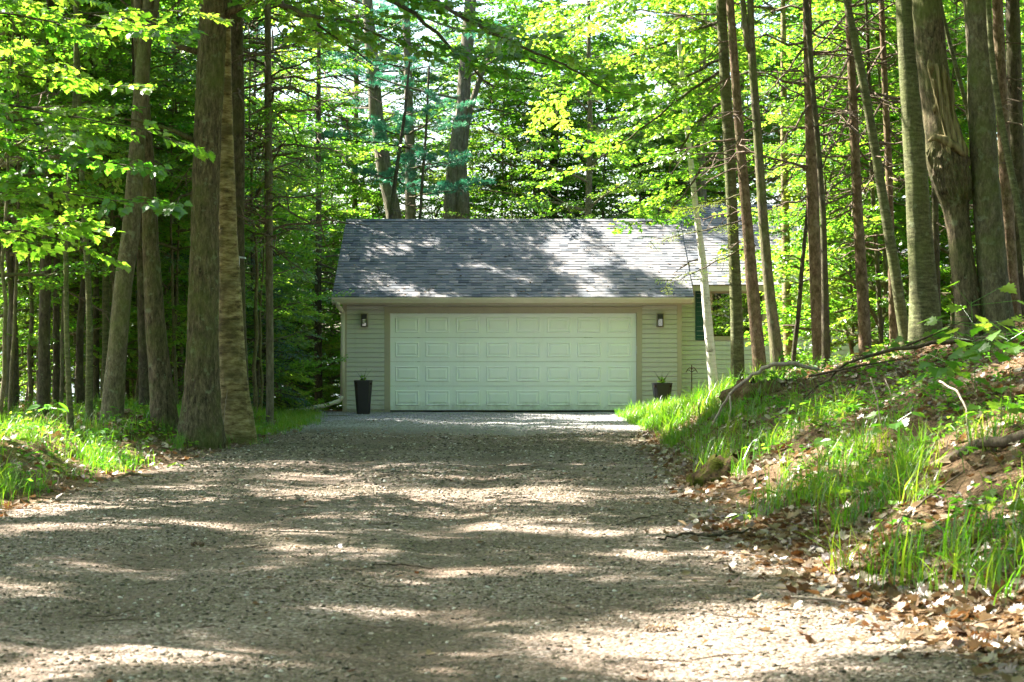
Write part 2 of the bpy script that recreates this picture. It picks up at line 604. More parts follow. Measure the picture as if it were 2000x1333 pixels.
gx = axis([(-400, -40, 30), (-40, -10, 1.5), (-10, -5.2, .25), (-5.2, 5.6, .09), (5.6, 12, .25), (12, 40, 1.5), (40, 401, 30)])
gy = axis([(-80, 2, 3), (2, 7, .4), (7, 46, .11), (46, 62, .4), (62, 110, 2), (110, 181, 10)])
GX, GY = np.meshgrid(gx, gy, indexing='ij')
GZ = H(GX, GY)
g = Geo()
ny = len(gy)
ii = (np.arange(len(gx) - 1)[:, None] * ny + np.arange(ny - 1)[None, :]).ravel()
g.add(np.stack([GX, GY, GZ], -1).reshape(-1, 3), np.stack([ii, ii + ny, ii + ny + 1, ii + 1], -1))
ground = tag(g.build("ground", M['ground'], smooth_=True), kind="structure")
fx, fy = GX.ravel(), GY.ravel()


def vattr(o, name, val):
    a = o.data.attributes.new(name, 'FLOAT', 'POINT')
    a.data.foreach_set("value", val.astype(np.float32))


inside = np.minimum(xr_(fy) - fx, fx - xl_(fy))
grav = smooth((inside + .35) / .7) * (fy < 47.2)
vattr(ground, "gravel", grav)
vattr(ground, "apron", smooth((fy - 31.5 - 3.5 * vnoise(np.stack([fx * .7, fy * .5, fx * 0], -1), 92)) / 4.5) * .85)
moss = np.exp(-(((fx - 2.35) / .55) ** 2 + ((fy - 25) / 2.6) ** 2)) * 1.0
moss = np.maximum(moss, .75 * np.exp(-(((fx + 3.6) / .9) ** 2 + ((fy - 44.5) / .5) ** 2)))
moss = np.maximum(moss, .55 * np.exp(-((fx - xr_(fy) - .7) / .45) ** 2) * (fy > 11) * (fy < 36))
moss = np.maximum(moss, .62 * smooth((xl_(fy) - fx) / .8))
vattr(ground, "moss", moss)
mid_ = (xr_(fy) + xl_(fy)) / 2
vattr(ground, "track", np.exp(-((fx - mid_ - .85) / .34) ** 2) + np.exp(-((fx - mid_ + .85) / .34) ** 2))

# lake and far shore
g = Geo()
g.add([(-6000, 62, -4.2), (6000, 62, -4.2), (6000, 9000, -4.2), (-6000, 9000, -4.2)], [(0, 1, 2, 3)])
tag(g.build("lake_water", M['water']), kind="structure")
g = Geo()
xs = np.linspace(-3000, 3000, 500)
hz = 6 + 9 * vnoise(np.stack([xs * .006, xs * 0, xs * 0], -1), 8) + 5 * vnoise(np.stack([xs * .05, xs * 0, xs * 0], -1), 9)
v = np.concatenate([np.stack([xs, xs * 0 + 2300, xs * 0 - 4.3], -1), np.stack([xs, xs * 0 + 2330, hz], -1), np.stack([xs, xs * 0 + 2420, xs * 0 - 4.3], -1)])
i = np.arange(499)
g.add(v, np.concatenate([np.stack([i, i + 1, i + 501, i + 500], -1), np.stack([i + 500, i + 501, i + 1001, i + 1000], -1)]))
tag(g.build("hills", M['far_wood']), kind="structure")

# ------------------------------------------------------------------ house with attached garage
house = thing("house", (0, 46.9, 0), "low house with attached garage, grey shingle roof and tan siding at the drive end", "house")


def W(g_):   # world coordinates -> house local
    return (np.array([0, -46.9, 0]))


def hpart(g_, name, mats, parent=house, sm=False):
    o = g_.build(name, mats, parent, sm)
    if parent is house:
        o.data.transform(Matrix.Translation((0, -46.9, 0)))
    else:
        o.data.transform(Matrix.Translation((0, -46.9, 0)))
    return o


def siding(g_, x0, x1, z0, z1, y, course=.106):
    z = z0
    while z < z1 - .02:
        zt = min(z + course, z1)
        a, b, c_ = y - .024, y - .016, y - .004
        g_.add([(x0, a, z + .004), (x1, a, z + .004), (x1, b, zt - .009), (x0, b, zt - .009)], [(0, 1, 2, 3)])
        g_.add([(x0, y + .004, z), (x1, y + .004, z), (x1, a, z + .004), (x0, a, z + .004)], [(0, 1, 2, 3)])
        g_.add([(x0, b, zt - .009), (x1, b, zt - .009), (x1, y + .004, zt - .011), (x0, y + .004, zt - .011)], [(0, 1, 2, 3)])
        z = zt


GY0 = 46.9        # garage wall plane
XL, XR = -3.775, 3.775
DL, DR, DT = -2.735, 2.79, 2.155
EY, EZ, RY, RZ = 46.5, 2.51, 50.5, 4.45
g = Geo()
siding(g, XL + .09, DL - .115, .0, 2.44, GY0)
siding(g, DR + .115, XR - .09, .0, 2.44, GY0)
siding(g, DL - .115, DR + .115, DT + .115, 2.44, GY0)
# body behind the siding (walls with thickness), gables
for (a, b) in (((XL, GY0 + .006, -.1), (DL - .02, GY0 + .12, 2.5)), ((DR + .02, GY0 + .006, -.1), (XR, GY0 + .12, 2.5)),
               ((DL - .02, GY0 + .006, DT + .02), (DR + .02, GY0 + .12, 2.5)), ((XL, GY0 + .12, -.1), (XL + .12, 54.1, 2.5)),
               ((XR - .12, GY0 + .12, -.1), (XR, 54.1, 2.5)), ((XL + .12, 53.98, -.1), (XR - .12, 54.1, 2.5))):
    g.box(a, b)
for x in (XL, XR - .12):
    g.prism([(GY0 + .03, 2.5), (54.1, 2.5), (50.5, 4.22)], 0, x, x + .12)
hpart(g, "garage_wall", M['siding'])
for (a, b) in ((XL - .01, XL + .09), (XR - .09, XR + .012)):
    g = Geo()
    g.box((a, GY0 - .03, -.06), (b, GY0 + .004, 2.38))
    hpart(g, "corner_trim", M['trim'])
g = Geo()
for (x0, x1) in ((DL - .115, DL), (DR, DR + .115)):
    g.box((x0, GY0 - .032, -.05), (x1, GY0 + .004, DT + .115))
    xi = x1 if x0 < 0 else x0
    g.box((xi - .012, GY0 + .004, -.05), (xi + .012, GY0 + .11, DT + .012))
g.box((DL, GY0 - .032, DT), (DR, GY0 + .004, DT + .115))
g.box((DL - .14, GY0 - .046, DT + .115), (DR + .14, GY0 + .004, DT + .14))
hpart(g, "door_frame", M['trim_dark'])
g = Geo()
g.box((XL, GY0 - .004, -.35), (XR, GY0 + .1, -.055))
hpart(g, "foundation", M['concrete'])

# overhead door: four sections, eight raised panels each
door = Geo()
yd = GY0 + .055
zb = -.02
sec = (DT - zb) / 4
for s in range(4):
    z0, z1 = zb + s * sec + .004, zb + (s + 1) * sec - .004
    door.box((DL + .013, yd, z0), (DR - .013, yd + .045, z1))
    door.box((DL + .013, yd - .004, z0), (DR - .013, yd, z0 + .012))
door_o = hpart(door, "garage_door", M['door'])
pw = (DR - DL - .10) / 8
for s in range(4):
    for k in range(8):
        x0 = DL + .05 + k * pw + .075
        x1 = x0 + pw - .15
        z0 = zb + s * sec + .105
        z1 = zb + (s + 1) * sec - .10
        p = Geo()
        # recessed moulding ring around a raised field
        rings = [(0, -.001), (.012, -.012), (.026, -.012), (.05, -.003), (.06, -.003)]
        vs_, fs_ = [], []
        rings = [(0, 0.001), (.012, -.020), (.026, -.020), (.034, -.004), (.048, -.004), (.085, -.018)]
        for ins, dy in rings:
            vs_ += [(x0 + ins, yd + dy, z0 + ins), (x1 - ins, yd + dy, z0 + ins), (x1 - ins, yd + dy, z1 - ins), (x0 + ins, yd + dy, z1 - ins)]
        for r_ in range(len(rings) - 1):
            for e in range(4):
                fs_.append((r_ * 4 + e, r_ * 4 + (e + 1) % 4, r_ * 4 + 4 + (e + 1) % 4, r_ * 4 + 4 + e))
        e = (len(rings) - 1) * 4
        fs_.append((e, e + 1, e + 2, e + 3))
        p.add(vs_, fs_)
        hpart(p, "door_panel", M['door'], door_o)
p = Geo()
p.box((DR - .009, GY0 - .03, 1.25), (DR + .02, GY0 + .02, 1.42))
hpart(p, "door_sensor", M['white_box'])


# roofs: real overlapping shingle tabs
def shingles(g_, x0, x1, ey, ez, ry, rz, seed, expo=.15):
    r_ = random.Random(seed)
    sl = Vector((0, ry - ey, rz - ez))
    L = sl.length
    u = sl / L
    nrm = Vector((0, -u.z, u.y)) if ry > ey else Vector((0, u.z, -u.y))
    n = int(L / expo) + 1
    V_, F_, T_ = [], [], []
    for c in range(n):
        s0 = c * expo - .02
        s1 = min(s0 + expo + .03, L)
        x = x0 - r_.random() * .1
        while x < x1:
            w = r_.choice((.11, .14, .17, .2, .24, .28))
            a, b = max(x, x0), min(x + w, x1)
            x += w
            if b - a < .01:
                continue
            th = r_.choice((.006, .008, .013, .016)) + r_.random() * .002
            s0j = s0 + (r_.random() - .5) * .006
            k = len(V_)
            for (xx, s, hh) in ((a, s0j, th + .004), (b, s0j, th + .004), (b, s1, .004), (a, s1, .004), (a, s0j, -.004), (b, s0j, -.004)):
                q = Vector((xx, ey, ez)) + u * s + nrm * hh
                V_.append(tuple(q))
            F_ += [(k, k + 1, k + 2, k + 3), (k + 4, k + 5, k + 1, k), (k + 4, k, k + 3, k + 3)]
            F_.pop()
            t_ = min(1, max(0, r_.gauss(.50, .25)))
            T_ += [t_] * 6
    g_.add(V_, F_, 0, np.array(T_))


def roof(x0, x1, ey, ez, ry, rz, by, bz, seed, parent, name):
    g_ = Geo()
    th = .035
    # deck: a slab on each slope
    for (ya, za, yb, zb_) in ((ey + .01, ez, ry, rz), (by - .01, bz, ry, rz)):
        g_.prism([(ya, za - .006), (yb, zb_ - .006), (yb, zb_ - .10), (ya, za - .06)] if yb > ya else [(ya, za - .006), (ya, za - .06), (yb, zb_ - .10), (yb, zb_ - .006)], 0, x0 + .004, x1 - .004)
    shingles(g_, x0, x1, ey, ez, ry, rz, seed)
    shingles(g_, x0, x1, by, bz, ry, rz, seed + 1)
    o = hpart(g_, name, M['shingle'], parent)
    c = Geo()
    r_ = random.Random(seed + 5)
    x = x0
    while x < x1:
        b = min(x + .2, x1)
        z = .012 + r_.random() * .006
        c.add([(x, ry - .13, rz - .045 + z), (b + .03, ry - .13, rz - .05 + z), (b + .03, ry, rz + .018 + z - .005), (x, ry, rz + .018 + z), (b + .03, ry + .13, rz - .05 + z), (x, ry + .13, rz - .045 + z)],
              [(0, 1, 2, 3), (3, 2, 4, 5)], 0, r_.random())
        x = b
    k = c.build("ridge_cap", M['shingle'], o)
    k.data.transform(Matrix.Translation((0, -46.9, 0)))
    return o


roof(-3.99, 4.03, EY, EZ, RY, RZ, 54.5, 2.51, 3, house, "garage_roof")
# rake boards, soffit and gutter of the garage
g = Geo()
for x in (-3.985,):
    g.prism([(EY + .03, EZ - .19), (RY, RZ - .19), (RY, RZ - .012), (EY + .03, EZ - .012)], 0, x, x + .022)
    g.prism([(RY, RZ - .19), (54.45, EZ - .19), (54.45, EZ - .012), (RY, RZ - .012)], 0, x, x + .022)
hpart(g, "rake_board", M['trim'])
g = Geo()
g.box((-3.96, EY + .04, EZ - .125), (4.0, GY0 - .005, EZ - .105))
g.box((-3.96, EY + .02, EZ - .17), (4.0, EY + .04, EZ - .02))
hpart(g, "soffit", M['trim'])
g = Geo()
g.prism([(EY + .018, EZ - .03), (EY + .018, EZ - .135), (EY - .03, EZ - .135), (EY - .075, EZ - .07), (EY - .085, EZ - .03)], 0, -3.99, 4.03)
g.box((-3.99, EY - .092, EZ - .042), (4.03, EY - .082, EZ - .018))
hpart(g, "gutter", M['gutter'])
g = Geo()


def ribbed(path, w=.075, dpt=.055):
    for a, b in zip(path[:-1], path[1:]):
        a, b = np.array(a), np.array(b)
        g.tube(np.linspace(a - (b - a) / np.linalg.norm(b - a) * .012, b + (b - a) / np.linalg.norm(b - a) * .012, 3), w / 1.6, 8)


XD = -3.79
ribbed([(-3.86, EY - .03, EZ - .13), (-3.86, EY + .02, EZ - .2), (XD + .02, GY0 - .09, EZ - .34), (XD + .01, GY0 - .09, .3), (XD - .06, GY0 - .12, .2), (XD - .35, GY0 - .35, .10), (-4.85, 45.4, -.0)])
hpart(g, "downspout", M['gutter'], sm=True)

# main house, set a little back to the right
HYW = 47.55
HXL, HXR = 3.775, 15.0
HEY, HEZ, HRY, HRZ = 47.15, 2.795, 51.4, 4.86
roof(4.034, HXR + .3, HEY, HEZ, HRY, HRZ, 55.65, 2.795, 40, house, "house_roof")
WX0, WX1, WZ0, WZ1 = 4.47, 5.70, 1.61, 2.64
W2 = (8.6, 9.9)
g = Geo()


def wall_with_windows(spans):
    xs_ = [HXL + .0]
    for a, b in spans:
        siding(g, xs_[-1], a - .05, -.05, 2.7, HYW)
        siding(g, a - .05, b + .05, -.05, WZ0 - .05, HYW)
        siding(g, a - .05, b + .05, WZ1 + .05, 2.7, HYW)
        g.box((xs_[-1], HYW + .006, -.2), (a, HYW + .12, 2.72))
        g.box((a, HYW + .006, -.2), (b, HYW + .12, WZ0))
        g.box((a, HYW + .006, WZ1), (b, HYW + .12, 2.72))
        xs_.append(b + .05)
    siding(g, xs_[-1], HXR, -.05, 2.7, HYW)
    g.box((xs_[-1] - .05, HYW + .006, -.2), (HXR, HYW + .12, 2.72))


wall_with_windows([(WX0, WX1), W2])
g.box((HXR - .12, HYW + .12, -.3), (HXR, 55.3, 2.72))
g.box((4.1, 55.18, -3), (HXR - .12, 55.3, 2.72))
for x in (4.1, HXR - .12):
    g.prism([(HYW + .03, 2.72), (55.3, 2.72), (51.4, 4.6)], 0, x, x + .12)
hpart(g, "house_wall", M['siding_skylit'])
g = Geo()
g.box((4.06, HEY, HEZ - .14), (HXR + .28, HEY + .025, HEZ - .012))
g.box((4.06, HEY + .025, HEZ - .10), (HXR + .28, HYW - .005, HEZ - .085))
for x in (4.055, HXR + .28):
    g.prism([(HEY + .03, HEZ - .17), (HRY, HRZ - .17), (HRY, HRZ - .012), (HEY + .03, HEZ - .012)], 0, x, x + .022)
hpart(g, "house_fascia", M['trim'])
for (a, b) in ((WX0, WX1), W2):
    w = Geo()
    for (p, q) in (((a - .05, WZ0 - .05), (a + .03, WZ1 + .05)), ((b - .03, WZ0 - .05), (b + .05, WZ1 + .05)), ((a + .03, WZ1 - .03), (b - .03, WZ1 + .05)), ((a + .03, WZ0 - .05), (b - .03, WZ0 + .03)), (((a + b) / 2 - .025, WZ0 + .03), ((a + b) / 2 + .025, WZ1 - .03))):
        w.box((p[0], HYW - .04, p[1]), (q[0], HYW + .08, q[1]))
    wo = hpart(w, "window", M['trim_dark'])
    pn = Geo()
    pn.box((a + .028, HYW + .03, WZ0 + .028), (b - .028, HYW + .036, WZ1 - .028))
    hpart(pn, "pane", M['pane'], wo)
    rm = Geo()
    rm.box((a - .3, HYW + .9, WZ0 - .4), (b + .3, HYW + .95, WZ1 + .05))  # dark sheet behind the pane, painted for the unlit room
    hpart(rm, "dark_backing", M['unlit_room'], wo)
    for (s0, s1) in ((a - .32, a - .07), (b + .07, b + .32)):
        sh = Geo()
        sh.box((s0, HYW - .04, WZ0 - .06), (s0 + .03, HYW - .017, WZ1 + .05))
        sh.box((s1 - .03, HYW - .04, WZ0 - .06), (s1, HYW - .017, WZ1 + .05))
        for zz in (WZ0 - .06, (WZ0 + WZ1) / 2 - .02, WZ1 + .01):
            sh.box((s0 + .03, HYW - .04, zz), (s1 - .03, HYW - .017, zz + .04))
        z = WZ0 - .015
        while z < WZ1:
            sh.add([(s0 + .03, HYW - .034, z), (s1 - .03, HYW - .034, z), (s1 - .03, HYW - .02, z + .036), (s0 + .03, HYW - .02, z + .036)], [(0, 1, 2, 3)])
            z += .034
        hpart(sh, "shutter", M['shutter'])


# ------------------------------------------------------------------ wall lanterns, planters, garden stake
def lantern(px, label):
    x = (px - 1000) / F * GY0
    t = thing("wall_lantern", (x, GY0 - .015, 1.98), label, "wall lamp", "wall lamps beside the garage door")
    a = Geo()
    a.box((-.10, -.022, -.16), (.10, 0, .20))
    a.build("mounting_block", M['trim'], t)
    a = Geo()
    a.box((-.065, -.034, -.12), (.065, -.022, .175))
    a.box((-.07, -.165, .045), (.07, -.034, .165))
    a.box((-.078, -.172, .165), (.078, -.034, .177))
    for sx in (-.064, .052):
        a.box((sx, -.16, -.13), (sx + .012, -.148, .045))
        a.box((sx, -.052, -.13), (sx + .012, -.040, .045))
    a.box((-.07, -.165, -.145), (.07, -.034, -.13))
    a.build("lamp_body", M['black_metal'], t)
    a = Geo()
    for (p, q) in (((-.052, -.156, -.13), (.052, -.153, .045)), ((-.052, -.048, -.13), (.052, -.045, .045)), ((-.060, -.147, -.13), (-.057, -.053, .045)), ((.057, -.147, -.13), (.060, -.053, .045))):
        a.box(p, q)
    a.build("lamp_glass", M['lamp_glass'], t)
    a = Geo()
    zz = np.linspace(-.09, .045, 9)
    rr = .028 * np.sin(np.clip((np.arange(9) + .4) / 8.6, 0, 1) * np.pi * .62 + .15)
    a.tube(np.stack([zz * 0, zz * 0 - .10, zz], -1), rr, 10)
    a.build("bulb", M['bulb'], t, True)
    t.scale = (.86, .86, .86)
    return t


lantern(712, "black box wall lantern left of the garage door, above the tall planter")
lantern(1289, "black box wall lantern right of the garage door, its glass catching white light")


def leaf_blade(L, w):
    return np.array([(0, 0, 0), (L * .45, w / 2, .012 * L), (L, 0, -.08 * L), (L * .45, -w / 2, .012 * L)])


def planter(px, Y, top, bot, hgt, label, zoff=0, tilt=0):
    x = (px - 1000) / F * Y
    z = h1(x, Y) + zoff
    t = thing("planter", (x, Y, z), label, "planter", "black tapered planters by the garage door", rotz=R(4))
    a = Geo()
    levels = [(0, bot), (.01, bot + .003), (hgt * .5, (top + bot) / 2), (hgt - .03, top - .006), (hgt - .028, top + .004), (hgt, top + .004), (hgt, top - .03), (hgt - .06, top - .036)]
    v, n = [], 16
    for (zz, s) in levels:
        for k in range(n):     # rounded square
            an = (k + .5) / n * 2 * np.pi
            c_, s_ = math.cos(an), math.sin(an)
            r_ = s / 2 / (abs(c_) ** 7 + abs(s_) ** 7) ** (1 / 7)
            v.append((c_ * r_, s_ * r_, zz))
    a.add(v, tubefaces(len(levels), n))
    a.build("tub", M['planter'], t)
    a = Geo()
    k = top / 2 - .02
    a.box((-k, -k, hgt - .09), (k, k, hgt - .055))
    a.build("soil", M['soil'], t)
    # what grows in it is a thing of its own
    q = thing("potted_plant", (x, Y, z + hgt - .055), None, "plant", "plants in the two planters")
    return t, q


def potted(q, label, h, n, spikes, seed):
    r_ = random.Random(seed)
    q["label"] = label
    a = Geo()
    for k in range(n):
        az = r_.random() * 6.28
        el = r_.uniform(.1, 1.2)
        base = np.array([r_.uniform(-.05, .05), r_.uniform(-.04, .04), r_.uniform(.02, h)])
        dv = np.array([math.cos(az) * math.cos(el), math.sin(az) * math.cos(el), math.sin(el)])
        up = np.array([-math.cos(az) * math.sin(el), -math.sin(az) * math.sin(el), math.cos(el)])
        sd = np.cross(up, dv)
        lb = leaf_blade(r_.uniform(.06, .11), r_.uniform(.05, .08))
        a.add(base + lb[:, :1] * dv + lb[:, 1:2] * sd + lb[:, 2:] * up, [(0, 1, 2), (0, 2, 3)], 0, r_.uniform(.5, 1))
    a.build("foliage", M['herb_leaf'], q)
    a = Geo()
    for k in range(4):
        a.tube([(r_.uniform(-.03, .03), r_.uniform(-.03, .03), -.01), (r_.uniform(-.04, .04), r_.uniform(-.04, .04), h * .9)], .006, 5)
    for k in range(spikes):
        az = k / spikes * 6.28 + .4
        dx, dy = math.cos(az), math.sin(az) * .6
        L = r_.uniform(.32, .42)
        tt = np.linspace(0, 1, 6)
        a.tube(np.stack([dx * tt * L * .55, dy * tt * L * .55, tt * L * (1.15 - .35 * tt)], -1), .006 * (1 - tt * .85), 4)
    a.build("stem", M['dark_twig'], q)


pl1, pt1 = planter(709.5, 45.6, .405, .285, .74, "tall black tapered planter standing left of the garage door")
potted(pt1, "small yellow green sprig growing in the left planter", .12, 16, 4, 4)
pl2, pt2 = planter(1293, 45.6, .42, .27, .62, "black tapered planter half hidden by grass right of the garage door", zoff=.12)
potted(pt2, "lime green plant with dark spikes growing in the right planter", .14, 40, 6, 7)

xs0 = (1351 - 1000) / F * 45.8
st = thing("garden_stake", (xs0, 45.8, h1(xs0, 45.8)), "thin rusty iron garden stake with two curved arms before the house wall", "garden stake")
a = Geo()
zt = PX(1351, 713, 45.8)[2] - st.location.z
a.tube([(0, 0, -.2), (0, 0, zt)], .013, 6)
a.build("rod", M['rust'], st)
for s in (-1, 1):
    a = Geo()
    tt = np.linspace(0, 1, 9)
    a.tube(np.stack([s * tt * .125, tt * 0, zt - .10 + .03 * np.sin(tt * 3.1) - .09 * tt ** 2 + .02], -1), .008, 5)
    a.tube(np.stack([s * tt * .115, tt * 0, zt - .17 + .075 * np.sin(tt * 2.2) - .03 * tt], -1), .007, 5)
    a.build("arm", M['rust'], st)

# ------------------------------------------------------------------ foliage building blocks
QUADLEAF = (np.array([(0, 0, 0), (.42, .42, .07), (1, 0, -.06), (.42, -.42, .07)]), np.array([(0, 1, 2), (0, 2, 3)]))
_half = [(0.0, .02), (.10, .16), (.04, .42), (.22, .36), (.30, .56), (.42, .40), (.52, .46), (.56, .24), (.72, .30), (.78, .14), (1.0, .0)]
_mv = [(x, y, .10 * y) for x, y in _half] + [(x, -y, .10 * y) for x, y in _half[1:-1]]
_mv = np.array([(x, y, z - .12 * x * x) for x, y, z in _mv])
_n = len(_half)
_L = list(range(_n))
_Rr = [0] + list(range(_n, _n + _n - 2)) + [_n - 1]
_mv = np.concatenate([_mv, [(.30, 0, -.01)]])
_c = len(_mv) - 1
_mf = [(_c, _L[i + 1], _L[i]) for i in range(_n - 1)] + [(_c, _Rr[i], _Rr[i + 1]) for i in range(_n - 1)]
MAPLELEAF = (_mv, np.array(_mf))
NEEDLE = (np.array([(0, 0, 0), (.4, .20, .02), (1, 0, 0), (.4, -.20, .02)]), np.array([(0, 1, 2), (0, 2, 3)]))
THIN = (np.array([(0, .04, 0), (1, 0.02, 0), (1, -.02, 0), (0, -.04, 0)]), np.array([(0, 1, 2, 3)]))


def frames(dirs, nrm):
    x = dirs / (np.linalg.norm(dirs, axis=-1, keepdims=True) + 1e-9)
    z = nrm - x * np.sum(nrm * x, -1, keepdims=True)
    z /= np.linalg.norm(z, axis=-1, keepdims=True) + 1e-9
    y = np.cross(z, x)
    return np.stack([x, y, z], -1)     # columns


def put(g_, tmpl, Rm, pos, scale, mat, tint):
    tv, tf = tmpl
    n, k = len(pos), len(tv)
    v = np.einsum('nij,kj->nki', Rm, tv) * np.asarray(scale)[:, None, None] + pos[:, None, :]
    f = tf[None] + (np.arange(n) * k)[:, None, None]
    g_.add(v.reshape(-1, 3), f.reshape(-1, tf.shape[1]), mat, np.repeat(tint, k))


def spray(seed, L=1.1, n=9, leaf=.085, flat=.35, droop=.25):
    """a leafy twig: leaf positions, frames, sizes and the twig lines"""
    r_ = np.random.default_rng(seed)
    P, D, N, S, tw = [], [], [], [], []

    def mainp(t):
        return np.array([L * t, .06 * L * math.sin(t * 4 + seed), -.12 * L * t * t])
    tw.append([mainp(t) for t in np.linspace(0, 1, 5)])
    lines = []
    for i in range(n):
        t = .18 + .8 * i / (n - 1)
        sgn = 1 if i % 2 else -1
        a = sgn * r_.uniform(.6, 1.0)
        ln = L * .5 * (1 - .6 * t) * r_.uniform(.7, 1.2)
        b = mainp(t)
        dv = np.array([math.cos(a), math.sin(a), r_.normal(0, .12)])
        lines.append((b, dv, ln))
        tw.append([b, b + dv * ln])
    lines.append((mainp(.75), np.array([1, 0, -.2]), L * .3))
    for b, dv, ln in lines:
        m = max(2, int(ln / (leaf * .62)))
        for j in range(m):
            u = (j + .7) / m
            for sg in (-1, 1):
                if r_.random() < .12:
                    continue
                an = math.atan2(dv[1], dv[0]) + sg * r_.uniform(.4, 1.2) * (1 if j < m - 1 else .5)
                P.append(b + dv * ln * u + r_.normal(0, .012, 3))
                D.append((math.cos(an), math.sin(an), -droop + r_.normal(0, .25)))
                N.append((r_.normal(0, flat), r_.normal(0, flat), 1))
                S.append(leaf * r_.uniform(.65, 1.25))
    return np.array(P), frames(np.array(D), np.array(N)), np.array(S), tw


def fir_spray(seed, L=1.0, needle=.055, dens=1.0):
    r_ = np.random.default_rng(seed)
    P, D, N, S = [], [], [], []
    tw = [[np.array([L * t, 0, -.15 * L * t * t]) for t in np.linspace(0, 1, 5)]]
    n = int(L / .075 * dens)
    for i in range(n):
        t = .08 + .9 * i / n
        sg = 1 if i % 2 else -1
        ln = L * .42 * (1 - t * .75) * r_.uniform(.7, 1.15) + .04
        b = np.array([L * t, 0, -.15 * L * t * t])
        a = sg * r_.uniform(.75, 1.1)
        dv = np.array([math.cos(a), math.sin(a), -.12 + r_.normal(0, .1)])
        m = max(1, int(ln / (needle * .62)))
        for j in range(m):
            P.append(b + dv * ln * (j / m))
            D.append(dv + r_.normal(0, .28, 3))
            N.append((r_.normal(0, .45), r_.normal(0, .45), 1))
            S.append(needle * r_.uniform(.8, 1.4))
    return np.array(P), frames(np.array(D), np.array(N)), np.array(S), tw


def pine_spray(seed, L=1.2):
    r_ = np.random.default_rng(seed)
    P, D, N, S = [], [], [], []
    tw = [[np.array([L * t, 0, .05 * L * t]) for t in (0, .5, 1)]]
    for i in range(13):
        t = .3 + .7 * i / 12
        sg = 1 if i % 2 else -1
        a = sg * r_.uniform(.2, .9)
        b = np.array([L * t, 0, .05 * L * t]) + np.array([math.cos(a), math.sin(a), r_.normal(.1, .15)]) * r_.uniform(.04, .35) * (1.3 - t)
        ax = np.array([math.cos(a), math.sin(a), .25])
        for k in range(34):
            dv = ax * .7 + r_.normal(0, .6, 3)
            P.append(b + r_.normal(0, .02, 3))
            D.append(dv)
            N.append(r_.normal(0, 1, 3))
            S.append(r_.uniform(.08, .13))
    return np.array(P), frames(np.array(D), np.array(N)), np.array(S), tw


SPR = {'leaf': [spray(i) for i in range(6)], 'small': [spray(20 + i, 0.9, 8, .07) for i in range(6)],
       'big': [spray(40 + i, 1.25, 9, .125, .3, .3) for i in range(6)],
       'fir': [fir_spray(60 + i) for i in range(4)], 'pine': [pine_spray(80 + i) for i in range(4)]}
SPR['shade'] = [spray(140 + i, 1.2, 10, .13, .3, .3) for i in range(5)]
SPR['maple'] = [spray(100 + i, 1.1, 7, .125, .32, .30) for i in range(5)]


def place_sprays(g_, kind, items, tmpl, leafmat=0, twigmat=1, tint=(.5, .22), twr=.006, sides=3, r_=None):
    """items: (pos, azimuth, elevation, roll, scale)"""
    r_ = r_ or rng
    for (p, az, el, ro, s) in items:
        P, Rm, S, tw = SPR[kind][r_.integers(len(SPR[kind]))]
        A = np.array(Matrix.Rotation(az, 3, 'Z') @ Matrix.Rotation(-el, 3, 'Y') @ Matrix.Rotation(ro, 3, 'X'))
        pos = P @ A.T * s + p
        n = len(pos)
        base = np.clip(r_.normal(tint[0], tint[1] * .6), 0, 1)
        put(g_, tmpl, np.einsum('ij,njk->nik', A, Rm), pos, S * s, leafmat, np.clip(r_.normal(base, tint[1] * .6, n), 0, 1))
        for line in tw[:1] if twr < .004 else tw:
            ln = np.array(line) @ A.T * s + p
            g_.tube(ln, np.linspace(twr, twr * .4, len(ln)) * (1 if line is tw[0] else .6), sides, twigmat, cap=False)


def broad_crown(seed, z0, z1, rad, nl, per, kind='leaf', tmpl=QUADLEAF, shape='round', tint=(.5, .25), low=.35, sc_=1.0, tend=.22):
    r_ = np.random.default_rng(seed)
    g_ = Geo()
    for i in range(nl):
        f = (i + r_.random()) / nl
        z = z0 + (z1 - z0) * f
        az = i * 2.4 + r_.normal(0, .3)
        prof = math.sin(math.pi * min(.98, low + (1 - low) * f) ** .9) if shape == 'round' else (1 - f * .75)
        L = rad * max(.25, prof) * r_.uniform(.7, 1.15)
        el = r_.uniform(.05, .55) + .4 * f
        tt = np.linspace(0, 1, 6)
        pts = np.stack([np.cos(az) * tt * L * math.cos(el), np.sin(az) * tt * L * math.cos(el), z + L * math.sin(el) * (tt - .35 * tt ** 2)], -1)
        pts += np.cumsum(r_.normal(0, .03 * L, (6, 3)), 0) * tt[:, None]
        g_.tube(pts, np.linspace(.02 + .012 * L, .008, 6), 5, 1, cap=False)
        items = []
        for k in range(per):
            t = tend + (1 - tend) * (k + r_.random() * .7) / per
            p = np.array([np.interp(t, tt, pts[:, c]) for c in range(3)])
            a2 = az + (1 if k % 2 else -1) * r_.uniform(.2, 1.2) if k < per - 1 else az
            items.append((p, a2, r_.uniform(-.2, .35), r_.normal(0, .3), r_.uniform(.75, 1.25) * sc_))
        place_sprays(g_, kind, items, tmpl, tint=tint, r_=r_)
    return g_


